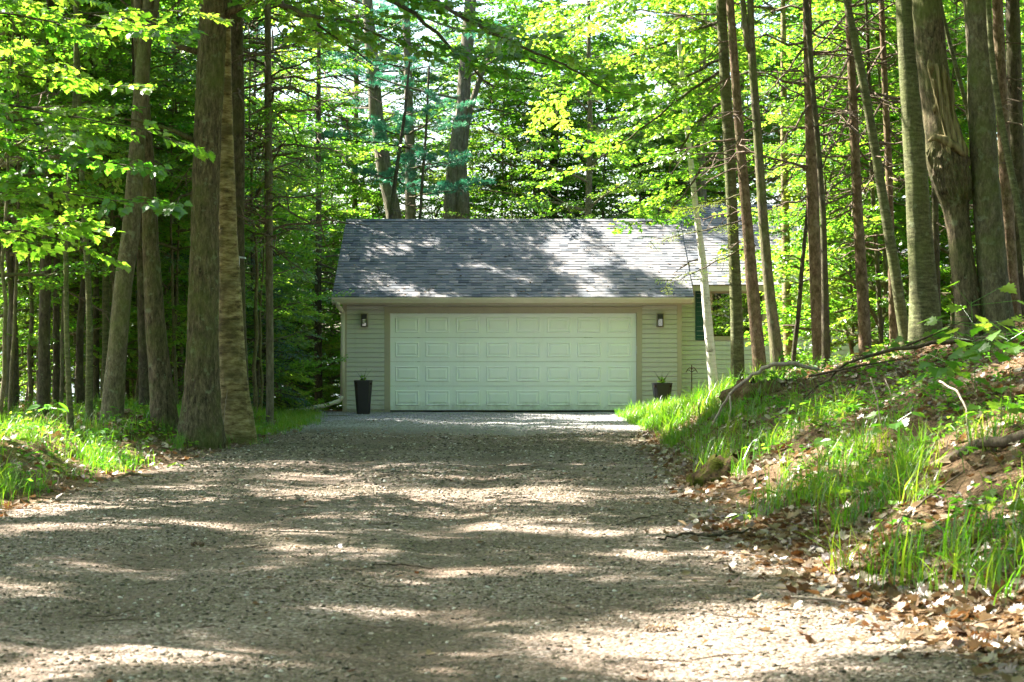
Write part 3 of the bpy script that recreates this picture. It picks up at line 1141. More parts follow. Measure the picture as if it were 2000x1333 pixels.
def fir_crown(seed, z0, z1, rad, step=.28, per=5, kind='fir', tint=(.45, .22)):
    r_ = np.random.default_rng(seed)
    g_ = Geo()
    z = z0
    while z < z1:
        f = (z - z0) / (z1 - z0)
        items = []
        for k in range(per):
            if r_.random() < .12:
                continue
            az = k / per * 6.283 + r_.uniform(0, 1.2)
            L = rad * (1 - f * .9) * r_.uniform(.65, 1.1)
            el = -.25 + .5 * f + r_.normal(0, .08)
            dv = np.array([math.cos(az) * math.cos(el), math.sin(az) * math.cos(el), math.sin(el)])
            p0 = np.array([0, 0, z + r_.uniform(-.1, .1)])
            g_.tube([p0, p0 + dv * L * .6], (.014, .008), 4, 1, cap=False)
            if L > 1.2:
                for s in (-1, 1):
                    items.append((p0 + dv * L * .35, az + s * .5, el - .05, 0, L * .5))
            items.append((p0 + dv * L * .25, az, el, r_.normal(0, .2), L * .78))
        place_sprays(g_, kind, items, NEEDLE, tint=tint, twr=.0035, r_=r_)
        z += step * r_.uniform(.8, 1.2)
    return g_


def pine_crown(seed, z0, z1, rad, nl=16, per=7):
    r_ = np.random.default_rng(seed)
    g_ = Geo()
    for i in range(nl):
        f = (i + r_.random() * .6) / nl
        z = z0 + (z1 - z0) * f
        az = i * 2.4 + r_.normal(0, .4)
        L = rad * (1 - .6 * f) * r_.uniform(.6, 1.1)
        el = r_.uniform(-.05, .25)
        tt = np.linspace(0, 1, 5)
        pts = np.stack([np.cos(az) * tt * L, np.sin(az) * tt * L, z + L * tt * (el + .12 * tt)], -1)
        g_.tube(pts, np.linspace(.03, .010, 5), 5, 1, cap=False)
        items = []
        for k in range(per):
            t = .4 + .6 * k / (per - 1)
            p = np.array([np.interp(t, tt, pts[:, c]) for c in range(3)])
            items.append((p, az + r_.normal(0, .8), r_.uniform(-.05, .3), 0, r_.uniform(.5, .8)))
        place_sprays(g_, 'pine', items, THIN, r_=r_)
    return g_


def hidden_proto(g_, name, mats):
    """mesh data only: built as an object, data kept, object removed"""
    o = g_.build(name, mats)
    me = o.data
    bpy.data.objects.remove(o)
    return me


CR = {}
CR['maple'] = [hidden_proto(broad_crown(200 + i, 0, 7.5, 3.1, 26, 9), "crown", [M['maple_leaf'], M['bark_maple']]) for i in range(3)]
CR['maple_open'] = [hidden_proto(broad_crown(220 + i, 0, 7.0, 2.9, 17, 7), "crown", [M['maple_leaf'], M['bark_maple']]) for i in range(2)]
CR['canopy'] = [hidden_proto(broad_crown(340 + i, 0, 6.0, 3.0, 14, 10, 'shade', tint=(.5, .2), tend=.5), "crown", [M['maple_leaf'], M['bark_maple']]) for i in range(3)]  # clumped crowns shaped for the shade they cast
CR['under'] = [hidden_proto(broad_crown(240 + i, .6, 8.0, 1.9, 26, 5, 'leaf', shape='cone', tint=(.52, .26)), "crown", [M['maple_leaf'], M['bark_maple']]) for i in range(4)]
CR['under_deep'] = [hidden_proto(broad_crown(260 + i, .3, 6.0, 1.8, 22, 5, 'small', shape='cone'), "crown", [M['deep_leaf'], M['bark_maple']]) for i in range(3)]
CR['spruce'] = [hidden_proto(fir_crown(280 + i, .5, 9.0, 1.5), "crown", [M['spruce_needle'], M['bark_dark']]) for i in range(3)]
CR['hemlock'] = [hidden_proto(fir_crown(300 + i, .8, 9.0, 1.7, .34, 5), "crown", [M['hemlock_needle'], M['bark_dark']]) for i in range(3)]
CR['pine'] = [hidden_proto(pine_crown(320 + i, 0, 8, 2.8), "crown", [M['pine_needle'], M['bark_grey']]) for i in range(3)]


def add_crown(tree, kind, loc, rot, s, idx=None, name="crown", sz=None):
    lst = CR[kind]
    me = lst[int(rng.integers(len(lst))) if idx is None else idx % len(lst)]
    o = bpy.data.objects.new(name, me)
    COL.objects.link(o)
    o.parent = tree
    o.location = loc
    o.rotation_euler = (0, 0, rot)
    o.scale = (s, s, sz or s)
    return o


# ------------------------------------------------------------------ trunks
def trunk_geo(pts, rad, sides, step, relief, seed, flare=.14, freq=9.0, g_=None, roots=True):
    """pts local (n,3), radii; bark relief is real displacement. returns Geo"""
    g_ = g_ or Geo()
    pts = np.asarray(pts, float)
    o = np.argsort(pts[:, 2])
    pts, rad = pts[o], np.asarray(rad, float)[o]
    z0, z1 = pts[0, 2], pts[-1, 2]
    # dense near ground and in view, coarse above
    zs = np.concatenate([np.arange(z0, min(z1, 7.5), step), np.arange(min(z1, 7.5), z1, .6), [z1]])
    zs = np.unique(zs)
    from_x = np.interp(zs, pts[:, 2], pts[:, 0])
    from_y = np.interp(zs, pts[:, 2], pts[:, 1])
    # smooth the path a little
    k = np.ones(7) / 7
    for arr in (from_x, from_y):
        arr[3:-3] = np.convolve(arr, k, 'valid') if len(arr) > 8 else arr[3:-3]
    rr = np.interp(zs, pts[:, 2], rad)
    if len(rr) > 8:
        rr[3:-3] = np.convolve(rr, k, 'valid')
    ang = np.arange(sides) / sides * 2 * np.pi
    A, Z = np.meshgrid(ang, zs)
    Rr = np.repeat(rr[:, None], sides, 1)
    ph = seed * 1.7
    if roots:
        fl = np.exp(-np.clip(Z, 0, None) / .22)
        Rr = Rr * (1 + flare * fl * (.55 + .45 * np.cos(A * 5 + ph + np.sin(A * 2 + ph))))
    p = np.stack([np.cos(A) * freq * .5 + seed, np.sin(A) * freq * .5, Z * 2.2], -1)
    p2 = np.stack([np.cos(A) * freq * 1.1 + seed, np.sin(A) * freq * 1.1, Z * 5.0], -1)
    ridge = (1 - np.abs(2 * vnoise(p, seed) - 1)) * .62 + (1 - np.abs(2 * vnoise(p2, seed + 7) - 1)) * .38
    lump = vnoise(np.stack([np.cos(A) * 1.2, np.sin(A) * 1.2, Z * 1.3 + seed], -1), seed + 3) - .5
    Rr = Rr * (1 + relief * (ridge - .6) + .09 * lump)
    v = np.stack([from_x[:, None] + Rr * np.cos(A), from_y[:, None] + Rr * np.sin(A), Z], -1)
    g_.add(v.reshape(-1, 3), tubefaces(len(zs), sides))
    return g_


def dead_branches(seed, n, axisf, z0, z1, L, parent, mat, droop=.35, subs=4, azr=None):
    r_ = np.random.default_rng(seed)
    n = int(n * 1.0)
    for i in range(n):
        g_ = Geo()
        z = r_.uniform(z0, z1)
        az = r_.uniform(0, 6.283) if azr is None else r_.uniform(*azr)
        ll = L * r_.uniform(.4, 1.2)
        tt = np.linspace(0, 1, 6)
        b = axisf(z)
        el = r_.normal(.12, .25)
        pts = np.stack([b[0] + np.cos(az) * tt * ll, b[1] + np.sin(az) * tt * ll, z + ll * (el * tt - droop * r_.uniform(.3, 1.4) * tt ** 2)], -1)
        pts[1:] += r_.normal(0, .03 * ll, (5, 3))
        r0 = .009 + .009 * ll
        g_.tube(pts, np.linspace(r0, .004, 6), 4, 0, cap=False)
        for k in range(subs):
            t = r_.uniform(.25, .95)
            p = np.array([np.interp(t, tt, pts[:, c]) for c in range(3)])
            a2 = az + r_.uniform(-1.1, 1.1)
            l2 = ll * r_.uniform(.15, .45)
            e2 = r_.normal(-.2, .35)
            q = p + l2 * np.array([math.cos(a2), math.sin(a2), e2])
            md = (p + q) / 2 + r_.normal(0, .05 * l2, 3)
            g_.tube([p, md, q], (r0 * .6, r0 * .42, .003), 3, 0, cap=False)
        g_.build("bare_branch", mat, parent)


SPECIES = {'maple': ('maple_tree', 'maple tree'), 'pine': ('pine_tree', 'pine tree'), 'spruce': ('spruce_tree', 'spruce tree'),
           'birch': ('birch_tree', 'birch tree'), 'tree': ('tree', 'tree'), 'dead': ('dead_tree', 'dead tree')}
HERO = []


def hero(sp, bark, label, Y, path, top=15.0, crown='maple', cs=1.0, relief=.10, sides=None, dead=0, deadL=1.0, extra=None, deadz=None, deadmat='dead_twig', cn=1, group=None, smooth_=True):
    (px0, py0, w0) = path[0]
    base = PX(px0, py0, Y)
    X0 = base[0]
    zg = h1(X0, Y)
    name, cat = SPECIES[sp]
    t = thing(name, (X0, Y, zg), label, cat, group)
    pts, rad = [], []
    for (px, py, w) in path:
        q = PX(px, py, Y)
        pts.append((q[0] - X0, (px * 7 % 5) * .01, q[2] - zg))
        rad.append(w / F * Y / 2)
    pts, rad = np.array(pts), np.array(rad)
    if pts[0, 2] > -.3:
        pts = np.concatenate([[(pts[0, 0], 0, -.3)], pts])
        rad = np.concatenate([[rad[0] * 1.03], rad])
    zt = pts[-1, 2]
    if top > zt + .5:
        dirx = (pts[-1, 0] - pts[-2, 0]) / max(.2, pts[-1, 2] - pts[-2, 2])
        tx = pts[-1, 0] + dirx * (top - zt) * .5
        pts = np.concatenate([pts, [(pts[-1, 0] + dirx * (top - zt) * .35, .1, zt + (top - zt) * .5), (tx, .15, top)]])
        rad = np.concatenate([rad, [rad[-1] * .65, rad[-1] * .18]])
    seed = len(HERO) + 3
    R0 = rad.max()
    s = sides or int(np.clip(R0 * 220, 12, 64))
    g_ = trunk_geo(pts, rad, s, .045 if R0 > .12 else .08, relief, seed)
    if extra:
        extra(g_, t, (X0, Y, zg))
    tr = g_.build("trunk", M[bark], t, smooth_)

    def axf(z):
        return (np.interp(z, pts[:, 2], pts[:, 0]), np.interp(z, pts[:, 2], pts[:, 1]))
    if crown:
        for k in range(cn):
            zc = max(6.9, top * .48) - zg * .3 + k * 1.5
            ax = axf(zc)
            add_crown(t, crown, (ax[0], ax[1], zc), rng.uniform(0, 6.28), cs * rng.uniform(.9, 1.1))
    if dead:
        zz = deadz or (2.0, min(8.5, top * .75))
        dead_branches(500 + seed, dead, axf, zz[0], zz[1], deadL, t, M[deadmat])
    HERO.append((px0, label, t, Y))
    return t, axf


# ---- left side
hero('maple', 'bark_grey', "slim grey trunk at the far left edge of the wood", 33, [(18, 845, 16), (14, 700, 15), (26, 560, 13), (30, 300, 11), (38, 0, 9)], 12, 'maple', .8, dead=6)
hero('spruce', 'bark_dark', "stout dark brown trunk near the left edge, behind the broad seedling leaves", 31, [(84, 838, 25), (86, 640, 22), (92, 420, 19), (96, 200, 17), (98, 0, 14)], 13, 'hemlock', 1.0, dead=14, deadL=1.2)
hero('spruce', 'bark_dark', "thin blackish trunk just right of the stout brown one at left", 34, [(109, 838, 15), (110, 600, 13), (112, 300, 11), (112, 0, 9)], 12, 'hemlock', .8, dead=10)
hero('maple', 'bark_green', "thin olive stem with upright top crossing the left maple leaves", 27, [(138, 850, 14), (130, 650, 10), (128, 450, 10), (146, 200, 9), (150, 0, 8)], 11, 'maple_open', .7, dead=4)
hero('maple', 'bark_green', "thin olive stem bending left at shoulder height, left of the leaning maple", 28, [(172, 840, 15), (174, 650, 13), (172, 560, 12), (160, 350, 11), (150, 100, 10)], 11, 'maple_open', .7, dead=6)
hero('spruce', 'bark_dark', "dark slender trunk against the pale lake, second left of the leaning maple", 36, [(187, 828, 13), (187, 600, 12), (185, 300, 10), (184, 0, 8)], 12, 'spruce', .9, dead=14)
hero('spruce', 'bark_green', "slender green brown trunk pressed against the foot of the leaning maple", 34, [(207, 825, 16), (206, 600, 14), (208, 300, 12), (210, 0, 9)], 12, 'hemlock', .9, dead=10)
hero('spruce', 'bark_dark', "thin reddish dark trunk against the lake between two olive stems", 37, [(152, 832, 13), (150, 640, 12), (148, 300, 10), (146, 0, 9)], 12, 'spruce', .9, dead=12)


def fork_l7(g_, t, b):
    p = [PX(281, 105, 29) - b, PX(272, 50, 29) - b, PX(268, -20, 29) - b, PX(262, -150, 29) - b]
    g_.tube(p, (.07, .065, .06, .04), 10)
    g_.tube([PX(284, 100, 29) - b, PX(300, 40, 29) - b, PX(318, -60, 29) - b], (.05, .045, .03), 8)


hero('maple', 'bark_maple', "smooth grey green maple leaning right on the left verge, forked near the top", 29,
     [(216, 835, 46), (230, 680, 37), (240, 560, 35), (255, 460, 35), (268, 280, 30), (280, 120, 28), (290, 0, 22)], 15, 'maple', 1.1, .05, extra=fork_l7)
hero('spruce', 'bark_dark', "black trunk half hidden between the leaning maple and the furrowed trunk", 33, [(284, 825, 25), (279, 640, 21), (275, 400, 18), (266, 150, 16), (262, 0, 15)], 14, 'spruce', 1.0, dead=8)
hero('maple', 'bark_furrowed', "deeply furrowed brown trunk between the leaning maple and the biggest trunk", 30,
     [(322, 822, 52), (312, 740, 42), (303, 640, 38), (295, 480, 31), (288, 330, 28), (276, 150, 24), (266, 0, 20)], 15, 'maple_open', 1.0, .2)


def limbs_big(g_, t, b):
    # dead stub limbs to the left, live limb to the right
    g_.tube([PX(385, 102, 29) - b, PX(350, 92, 29) - b, PX(318, 68, 29) - b, PX(270, 30, 28.6) - b, PX(236, 0, 28.4) - b], (.045, .04, .03, .022, .015), 7)
    g_.tube([PX(380, 275, 29) - b, PX(345, 258, 29) - b, PX(290, 240, 28.8) - b, PX(215, 228, 28.6) - b], (.04, .032, .022, .01), 7)
    g_.tube([PX(440, 28, 29) - b, PX(470, 14, 29) - b, PX(515, -6, 29) - b, PX(560, -40, 29) - b], (.06, .05, .045, .03), 7)


big_maple, _ax = hero('maple', 'bark_furrowed', "biggest trunk on the left verge, upright with cracked dark bark and lichen", 29,
                      [(393, 842, 84), (394, 760, 66), (396, 650, 58), (399, 450, 52), (405, 250, 51), (412, 100, 52), (418, 0, 52)], 17, 'maple', 1.3, .24, extra=limbs_big)
hero('birch', 'bark_yellow_birch', "thick golden birch with peeling curls right beside the biggest trunk", 30.2,
     [(464, 832, 66), (457, 770, 55), (453, 690, 50), (449, 560, 43), (446, 480, 37), (442, 330, 31), (440, 200, 27), (438, 0, 23)], 13, 'maple', .9, .09)
hero('tree', 'bark_dark', "dark straight trunk rising behind the golden birch", 31.5, [(474, 828, 30), (466, 640, 28), (463, 450, 27), (464, 250, 27), (461, 80, 28), (460, 0, 28)], 16, 'hemlock', 1.2, .12, dead=26, deadL=1.3, deadz=(3.2, 7.5))
hero('spruce', 'bark_grey', "dead grey brown spruce with drooping bare twigs right of the golden birch", 36, [(527, 815, 15), (526, 560, 15), (524, 300, 15), (522, 0, 13)], 12, 'spruce', .9, .1, dead=70, deadL=1.6, deadz=(3.0, 8), deadmat='dead_twig')
hero('spruce', 'bark_dark', "straight thin dark trunk with bare side twigs just left of the garage", 48.5, [(622, 790, 16), (621, 640, 14), (622, 400, 11), (622, 150, 9), (622, 0, 8)], 11, None, 1, .1, dead=46, deadL=1.5, deadz=(1.2, 9.5))

# ---- behind the garage
hero('pine', 'bark_grey', "thick pine trunk leaning left behind the middle left of the roof", 56, [(774, 470, 30), (768, 413, 30), (750, 330, 29), (736, 210, 28), (724, 100, 24), (716, 0, 20)], 15, 'pine', 1.1, .12, dead=8)
hero('pine', 'bark_grey', "straight pine trunk just right of the leaning pine behind the roof", 57, [(802, 470, 21), (801, 330, 19), (799, 200, 17), (795, 60, 15), (792, 0, 13)], 15, 'pine', 1.0, .12, dead=8)


def fork_c3(g_, t, b):
    g_.tube([PX(905, 470, 55) - b, PX(902, 380, 55) - b, PX(899, 320, 55) - b, PX(910, 240, 55.2) - b, PX(935, 160, 55.4) - b, PX(962, 90, 55.6) - b], (.2, .19, .16, .11, .07, .05), 12)


hero('pine', 'bark_grey', "stout twin trunk pine behind the middle of the garage ridge", 55, [(878, 470, 27), (880, 380, 26), (888, 320, 27), (896, 250, 26), (908, 150, 27), (920, 0, 23)], 16, 'pine', 1.2, .14, extra=fork_c3, dead=12)
hero('tree', 'bark_dark', "dark trunk behind the right half of the garage ridge", 58, [(1080, 470, 20), (1080, 350, 18), (1084, 250, 15), (1088, 100, 12), (1090, 0, 10)], 13, 'maple', .9, .1)
hero('tree', 'bark_dark', "very thin stem leaning right between the two grey pines", 53, [(757, 470, 9), (772, 350, 8), (790, 225, 6), (800, 120, 4)], 8, None, 1, .05, dead=8)
hero('tree', 'bark_dark', "very thin upright stem right of the straight grey pine", 53, [(818, 470, 6), (825, 350, 6), (832, 260, 5), (838, 130, 4)], 8, None, 1, .05, dead=8)
hero('spruce', 'bark_grey', "slim pale trunk behind the left end of the garage ridge", 60, [(692, 520, 12), (692, 380, 11), (696, 200, 9), (698, 0, 8)], 13, 'pine', .8, .1, dead=18, deadL=1.6)
for px, lab in ((1043, "leftmost of three thin stems behind the right roof half"), (1060, "middle of three thin stems behind the right roof half"), (1052, "shortest of three thin stems behind the right roof half")):
    hero('tree', 'bark_dark', lab, 54 + (px % 3), [(px, 470, 7), (px + 2, 380, 6), (px - 2, 300, 5), (px + 4, 220, 3)], 6.5, 'under_deep' if px == 1060 else None, .6, .05, group="thin stems behind the garage roof")

# ---- right side
hero('birch', 'bark_white_birch', "slender white birch leaning left before the house window", 36,
     [(1396, 768, 20), (1388, 690, 18), (1380, 600, 17), (1372, 500, 14), (1358, 400, 12), (1347, 290, 11), (1336, 200, 10), (1326, 80, 8), (1320, 0, 7)], 10, 'maple_open', .55, .03, dead=4, deadL=.6)
hero('maple', 'bark_green', "dark mossy green trunk standing straight in front of the house window", 33, [(1441, 730, 27), (1438, 600, 24), (1432, 450, 22), (1425, 300, 22), (1416, 150, 21), (1408, 0, 20)], 14, 'maple_open', 1.0, .05, dead=5)
hero('pine', 'bark_pine', "red brown pine trunk with flaking left edge, first right of the mossy trunk", 32, [(1485, 722, 27), (1477, 640, 25), (1468, 540, 23), (1455, 380, 20), (1442, 230, 18), (1430, 60, 16), (1426, 0, 15)], 13, 'pine', .9, .08, dead=20, deadL=.9)


def fork_r4(g_, t, b):
    g_.tube([PX(1466, 100, 31) - b, PX(1460, 85, 31) - b, PX(1454, 40, 31) - b, PX(1449, -20, 31) - b, PX(1444, -120, 31) - b], (.055, .05, .045, .04, .03), 8)


hero('maple', 'bark_maple', "grey brown trunk with pale left side, forking high up, third after the white birch", 31,
     [(1520, 714, 27), (1512, 640, 23), (1502, 560, 21), (1490, 420, 19), (1480, 270, 17), (1468, 100, 15), (1466, 0, 13)], 13, 'maple_open', .9, .05, extra=fork_r4, dead=8)
hero('dead', 'bark_dark', "crooked thin dead snag leaning right between the forked trunk and the red pine", 33, [(1549, 704, 10), (1560, 610, 9), (1566, 530, 9), (1574, 450, 7), (1580, 372, 6)], 0, None, 1, .1, dead=8, deadL=.5, deadz=(.8, 2.8))
hero('birch', 'bark_yellow_birch', "short pale birch trunk behind the thin dead snag", 40, [(1541, 716, 20), (1538, 620, 19), (1536, 520, 17), (1532, 300, 14), (1530, 0, 10)], 12, 'under', .8, .08)
hero('pine', 'bark_pine', "straight red brown pine trunk touching a dark smooth stem", 32.5, [(1601, 698, 25), (1595, 580, 25), (1588, 400, 24), (1582, 220, 20), (1577, 0, 17)], 14, 'pine', 1.0, .08, dead=60, deadL=1.4, deadz=(3, 8))
hero('maple', 'bark_dark', "dark smooth stem grown close along the straight red pine", 31, [(1614, 694, 17), (1612, 560, 14), (1608, 420, 12), (1599, 290, 11), (1586, 150, 10), (1574, 0, 9)], 11, 'maple_open', .7, .04, dead=4)
hero('pine', 'bark_pine', "reddish pine trunk standing alone between the touching pair and the leaning green stem", 33.5, [(1690, 680, 25), (1685, 580, 23), (1676, 420, 20), (1669, 260, 18), (1660, 60, 15), (1657, 0, 14)], 13, 'pine', .9, .08, dead=50, deadL=1.3, deadz=(2.2, 8))
hero('maple', 'bark_green', "smooth green stem leaning strongly left across the right hand wood", 29.5, [(1772, 672, 24), (1762, 620, 22), (1750, 540, 22), (1734, 440, 20), (1712, 300, 18), (1690, 180, 17), (1668, 70, 16), (1654, 0, 14)], 10, 'maple_open', .7, .04, dead=4)
hero('pine', 'bark_pine', "slender brown trunk behind the leaning green stem", 36, [(1746, 670, 17), (1742, 500, 15), (1736, 320, 14), (1727, 120, 12), (1722, 0, 11)], 13, 'pine', .8, .08, dead=36, deadL=1.2, deadz=(2, 8))
hero('spruce', 'bark_dark', "very thin dark trunk with side twigs between reddish pine and leaning green stem", 37, [(1722, 668, 10), (1712, 480, 9), (1702, 330, 8), (1696, 100, 7), (1692, 0, 6)], 10, 'hemlock', .6, .08, dead=40, deadL=1.0)
hero('birch', 'bark_green', "thick dark birch trunk with fine cross marks left of the burl tree", 28, [(1808, 645, 64), (1804, 560, 54), (1799, 480, 50), (1790, 350, 46), (1779, 180, 40), (1768, 0, 36)], 15, 'maple', 1.1, .06)
hero('spruce', 'bark_dark', "blackish thin trunk showing between the cross marked birch and the burl tree", 34, [(1832, 640, 15), (1828, 480, 14), (1826, 330, 13), (1822, 0, 10)], 13, 'spruce', .8, .1, dead=20, deadz=(2, 7))

# burl tree: swollen trunk with bare torn wood
BY = 27.0


BURL = [(1893, 632, 54), (1890, 590, 48), (1879, 500, 46), (1872, 440, 46), (1867, 402, 52), (1860, 375, 64), (1854, 335, 76), (1849, 300, 77), (1845, 268, 72), (1834, 222, 63), (1828, 180, 60), (1818, 100, 58), (1811, 0, 55)]


def burl(g_, t, b):
    py = np.array([q[1] for q in BURL][::-1], float)
    cx = np.array([q[0] for q in BURL][::-1], float)
    wd = np.array([q[2] for q in BURL][::-1], float)

    def patch(y0, y1, a0, a1, na, nz, off, relief, seed, freq, edge):
        ys = np.linspace(y0, y1, nz)
        an = np.linspace(a0, a1, na)
        Y_, A = np.meshgrid(ys, an, indexing='ij')
        r0 = np.interp(Y_, py, wd) / F * BY / 2
        n1 = 1 - np.abs(2 * vnoise(np.stack([A * freq, Y_ * edge[0], Y_ * 0 + seed], -1), seed) - 1)
        n2 = vnoise(np.stack([A * freq * 2.3, Y_ * edge[0] * 3, Y_ * 0], -1), seed + 1) - .5
        # fades back under the bark along its rim
        rim = np.minimum(np.minimum((Y_ - y0) / (y1 - y0), (y1 - Y_) / (y1 - y0)) * 5, np.minimum(A - a0, a1 - A) / (a1 - a0) * 5)
        rim = np.clip(rim + (vnoise(np.stack([A * 6, Y_ * .06, Y_ * 0], -1), seed + 2) - .5) * 1.2, 0, 1)
        rr = r0 * 1.03 - .05 * (1 - rim) + off * rim + relief * (n1 - .5) * rim + .02 * n2 * rim
        x = (np.interp(Y_, py, cx) - 1000) / F * BY - b[0] + rr * np.cos(A)
        z = CAMZ - (Y_ - HY) / F * BY - b[2]
        q = Geo()
        v = np.stack([x, rr * np.sin(A), z], -1).reshape(-1, 3)
        i_ = (np.arange(nz - 1)[:, None] * na + np.arange(na - 1)[None]).ravel()
        q.add(v, np.stack([i_ + na, i_ + na + 1, i_ + 1, i_], -1))
        return q
    patch(405, 285, -3.3, .15, 130, 80, .012, .040, 21, 12.0, (.05,)).build("burl", M['bark_furrowed'], t, True)
    patch(330, 120, -2.2, -.40, 80, 100, .014, .085, 25, 6.5, (.012,)).build("bare_wood", M['bare_wood'], t, True)
    q = Geo()
    p = [PX(x, y, BY - .27) - np.array(b) for x, y in ((1814, 276), (1826, 268), (1846, 274), (1868, 288), (1884, 306))]
    q.tube(p, (.02, .045, .06, .055, .02), 10)
    q.build("rolled_lip", M['bare_wood'], t, True)


hero('maple', 'bark_furrowed', "old trunk with a swollen burl and torn bare wood half way up", BY, BURL, 14, 'maple', 1.0, .15, extra=burl)
hero('maple', 'bark_maple', "stout mossy green trunk right of the burl tree", 27, [(1948, 622, 66), (1943, 570, 58), (1936, 490, 56), (1924, 330, 53), (1915, 150, 50), (1907, 0, 47)], 16, 'maple', 1.1, .13)
hero('pine', 'bark_pine', "brown trunk rising behind the stout mossy trunk", 33, [(1987, 650, 26), (1978, 560, 25), (1970, 460, 24), (1962, 280, 24), (1952, 80, 22), (1949, 0, 20)], 14, 'pine', .9, .1, dead=26, deadz=(2.5, 8))
hero('maple', 'bark_green', "curved thin stem sweeping down right in front of the stout mossy trunk", 26.3, [(2020, 650, 17), (2008, 540, 16), (1998, 450, 15), (1984, 375, 15), (1966, 290, 14), (1946, 180, 13), (1936, 90, 12), (1930, 0, 10)], 9, 'maple_open', .5, .04)
hero('maple', 'bark_green', "thin stem leaning left between the burl tree and the mossy trunk", 28.4, [(1918, 640, 12), (1914, 450, 11), (1906, 310, 10), (1894, 225, 10), (1866, 125, 9), (1845, 45, 8), (1836, 0, 7)], 8, 'maple_open', .5, .04)
hero('tree', 'bark_dark', "dark rough trunk at the right edge of the photo", 34, [(1996, 640, 34), (1990, 480, 32), (1984, 250, 30), (1978, 0, 27)], 14, 'maple', .9, .15, dead=16)

# ------------------------------------------------------------------ background and shade trees made by copying
def slim_trunk(h, r0, seed, bark):
    g_ = Geo()
    r_ = np.random.default_rng(seed)
    zs = np.linspace(-.3, h, 14)
    x = np.cumsum(r_.normal(0, .035, 14))
    y = np.cumsum(r_.normal(0, .035, 14))
    x -= x[1]
    y -= y[1]
    g_.tube(np.stack([x, y, zs], -1), np.interp(zs, [-.3, 0, .3, h], [r0 * 1.3, r0 * 1.25, r0, r0 * .25]), 9)
    o = g_.build("trunk", M[bark], None, True)
    me = o.data
    bpy.data.objects.remove(o)
    return me


TR = {'thin': [slim_trunk(8.5, .045, 700 + i, 'bark_maple') for i in range(3)], 'dark': [slim_trunk(9.5, .06, 710 + i, 'bark_dark') for i in range(3)],
      'mid': [slim_trunk(14, .16, 720 + i, 'bark_maple') for i in range(3)]}


def side_of(px):
    best = min(HERO, key=lambda q: abs(q[0] - px))
    return best


def copied(sp, label, px, Y, trunk, crown, s=1.0, zc=0.0, group=None, X=None, cidx=None, name=None, cat=None):
    x = (px - 1000) / F * Y if X is None else X
    n_, c_ = SPECIES[sp]
    t = thing(name or n_, (x, Y, h1(x, Y)), label, cat or c_, group, rng.uniform(0, 6.28))
    if trunk:
        lst = TR[trunk]
        o = bpy.data.objects.new("trunk", lst[int(rng.integers(len(lst)))])
        COL.objects.link(o)
        o.parent = t
        o.scale = (s, s, s)
    if crown:
        add_crown(t, crown, (0, 0, zc), 0, s, cidx)
    return t


# thicket behind the garage
spots = [(600, 53), (640, 57), (676, 60), (712, 63), (790, 61), (930, 62), (962, 57), (1000, 60), (1062, 58),
         (1105, 56), (1140, 60), (1175, 57), (1240, 58), (1275, 60), (1310, 62), (1345, 60), (1390, 64), (1430, 62), (1480, 62), (1540, 63)]
for k, (px, Y) in enumerate(spots):
    dp = k % 4 in (1, 3) and px < 1150
    copied('maple', None, px, Y, 'thin', 'under_deep' if dp else 'under', rng.uniform(1.0, 1.3), group="young leafy trees behind the house")["label"] = \
        f"{'deep green' if dp else 'yellow green'} young tree behind the roof at {'the left' if px < 800 else 'the middle' if px < 1050 else 'the right'}, {'near' if Y < 60 else 'further'} row"
for k, (px, Y, zc) in enumerate([(640, 58, 2.5), (690, 62, 3.5), (740, 60, 4.5), (800, 62, 3), (850, 60, 4.6), (910, 61, 3.2), (960, 58, 4.4), (620, 54, 1.5), (1010, 56, 4.2), (1060, 60, 4.8)]):
    copied('maple', "slender leafy maple standing between the pines behind the garage", px, Y, 'thin', 'under' if k % 3 else 'under_deep', rng.uniform(.75, 1.0), zc=zc, group="slender maples between the pines")
for k, (px, Y, zc) in enumerate([(20, 31, 2.0), (75, 35, 2.3), (120, 33, 2.6), (165, 38, 2.2), (225, 34, 2.8), (265, 39, 2.2), (345, 36, 2.4), (335, 42, 1.0), (510, 40, 1.5), (505, 44, .3), (500, 37, 3.0), (0, 27, 1.6), (548, 50, .2), (250, 45, 1.5), (-10, 34, -.2), (35, 38, -.3), (75, 42, .2), (125, 40, .6), (175, 44, .3), (210, 40, .9), (-20, 40, .2), (330, 40, 0), (50, 45, 1.2), (340, 46, .5), (290, 44, .3), (10, 44, 0), (235, 37, .1), (270, 41, 0), (150, 37, 0), (95, 36, .1), (360, 42, 0), (330, 37, .4)]):
    copied('maple', "bright leafy sapling among the dark trunks of the left wood", px, Y, 'thin', 'under', rng.uniform(.6, .85), zc=zc, group="leafy saplings in the left wood")
# between right hand trunks and the house
for k, (px, Y) in enumerate([(1710, 45), (1750, 44), (1690, 41), (1720, 44.5), (1665, 41), (1705, 43), (1745, 42), (1785, 44), (1830, 41), (1870, 43), (1915, 42), (1960, 44), (1620, 39), (1720, 38), (1860, 38), (1985, 39)]):
    copied('maple', "sunlit young maple among the trunks before the right part of the house", px, Y, 'thin', 'under', rng.uniform(.75, 1.05), group="young maples before the house")
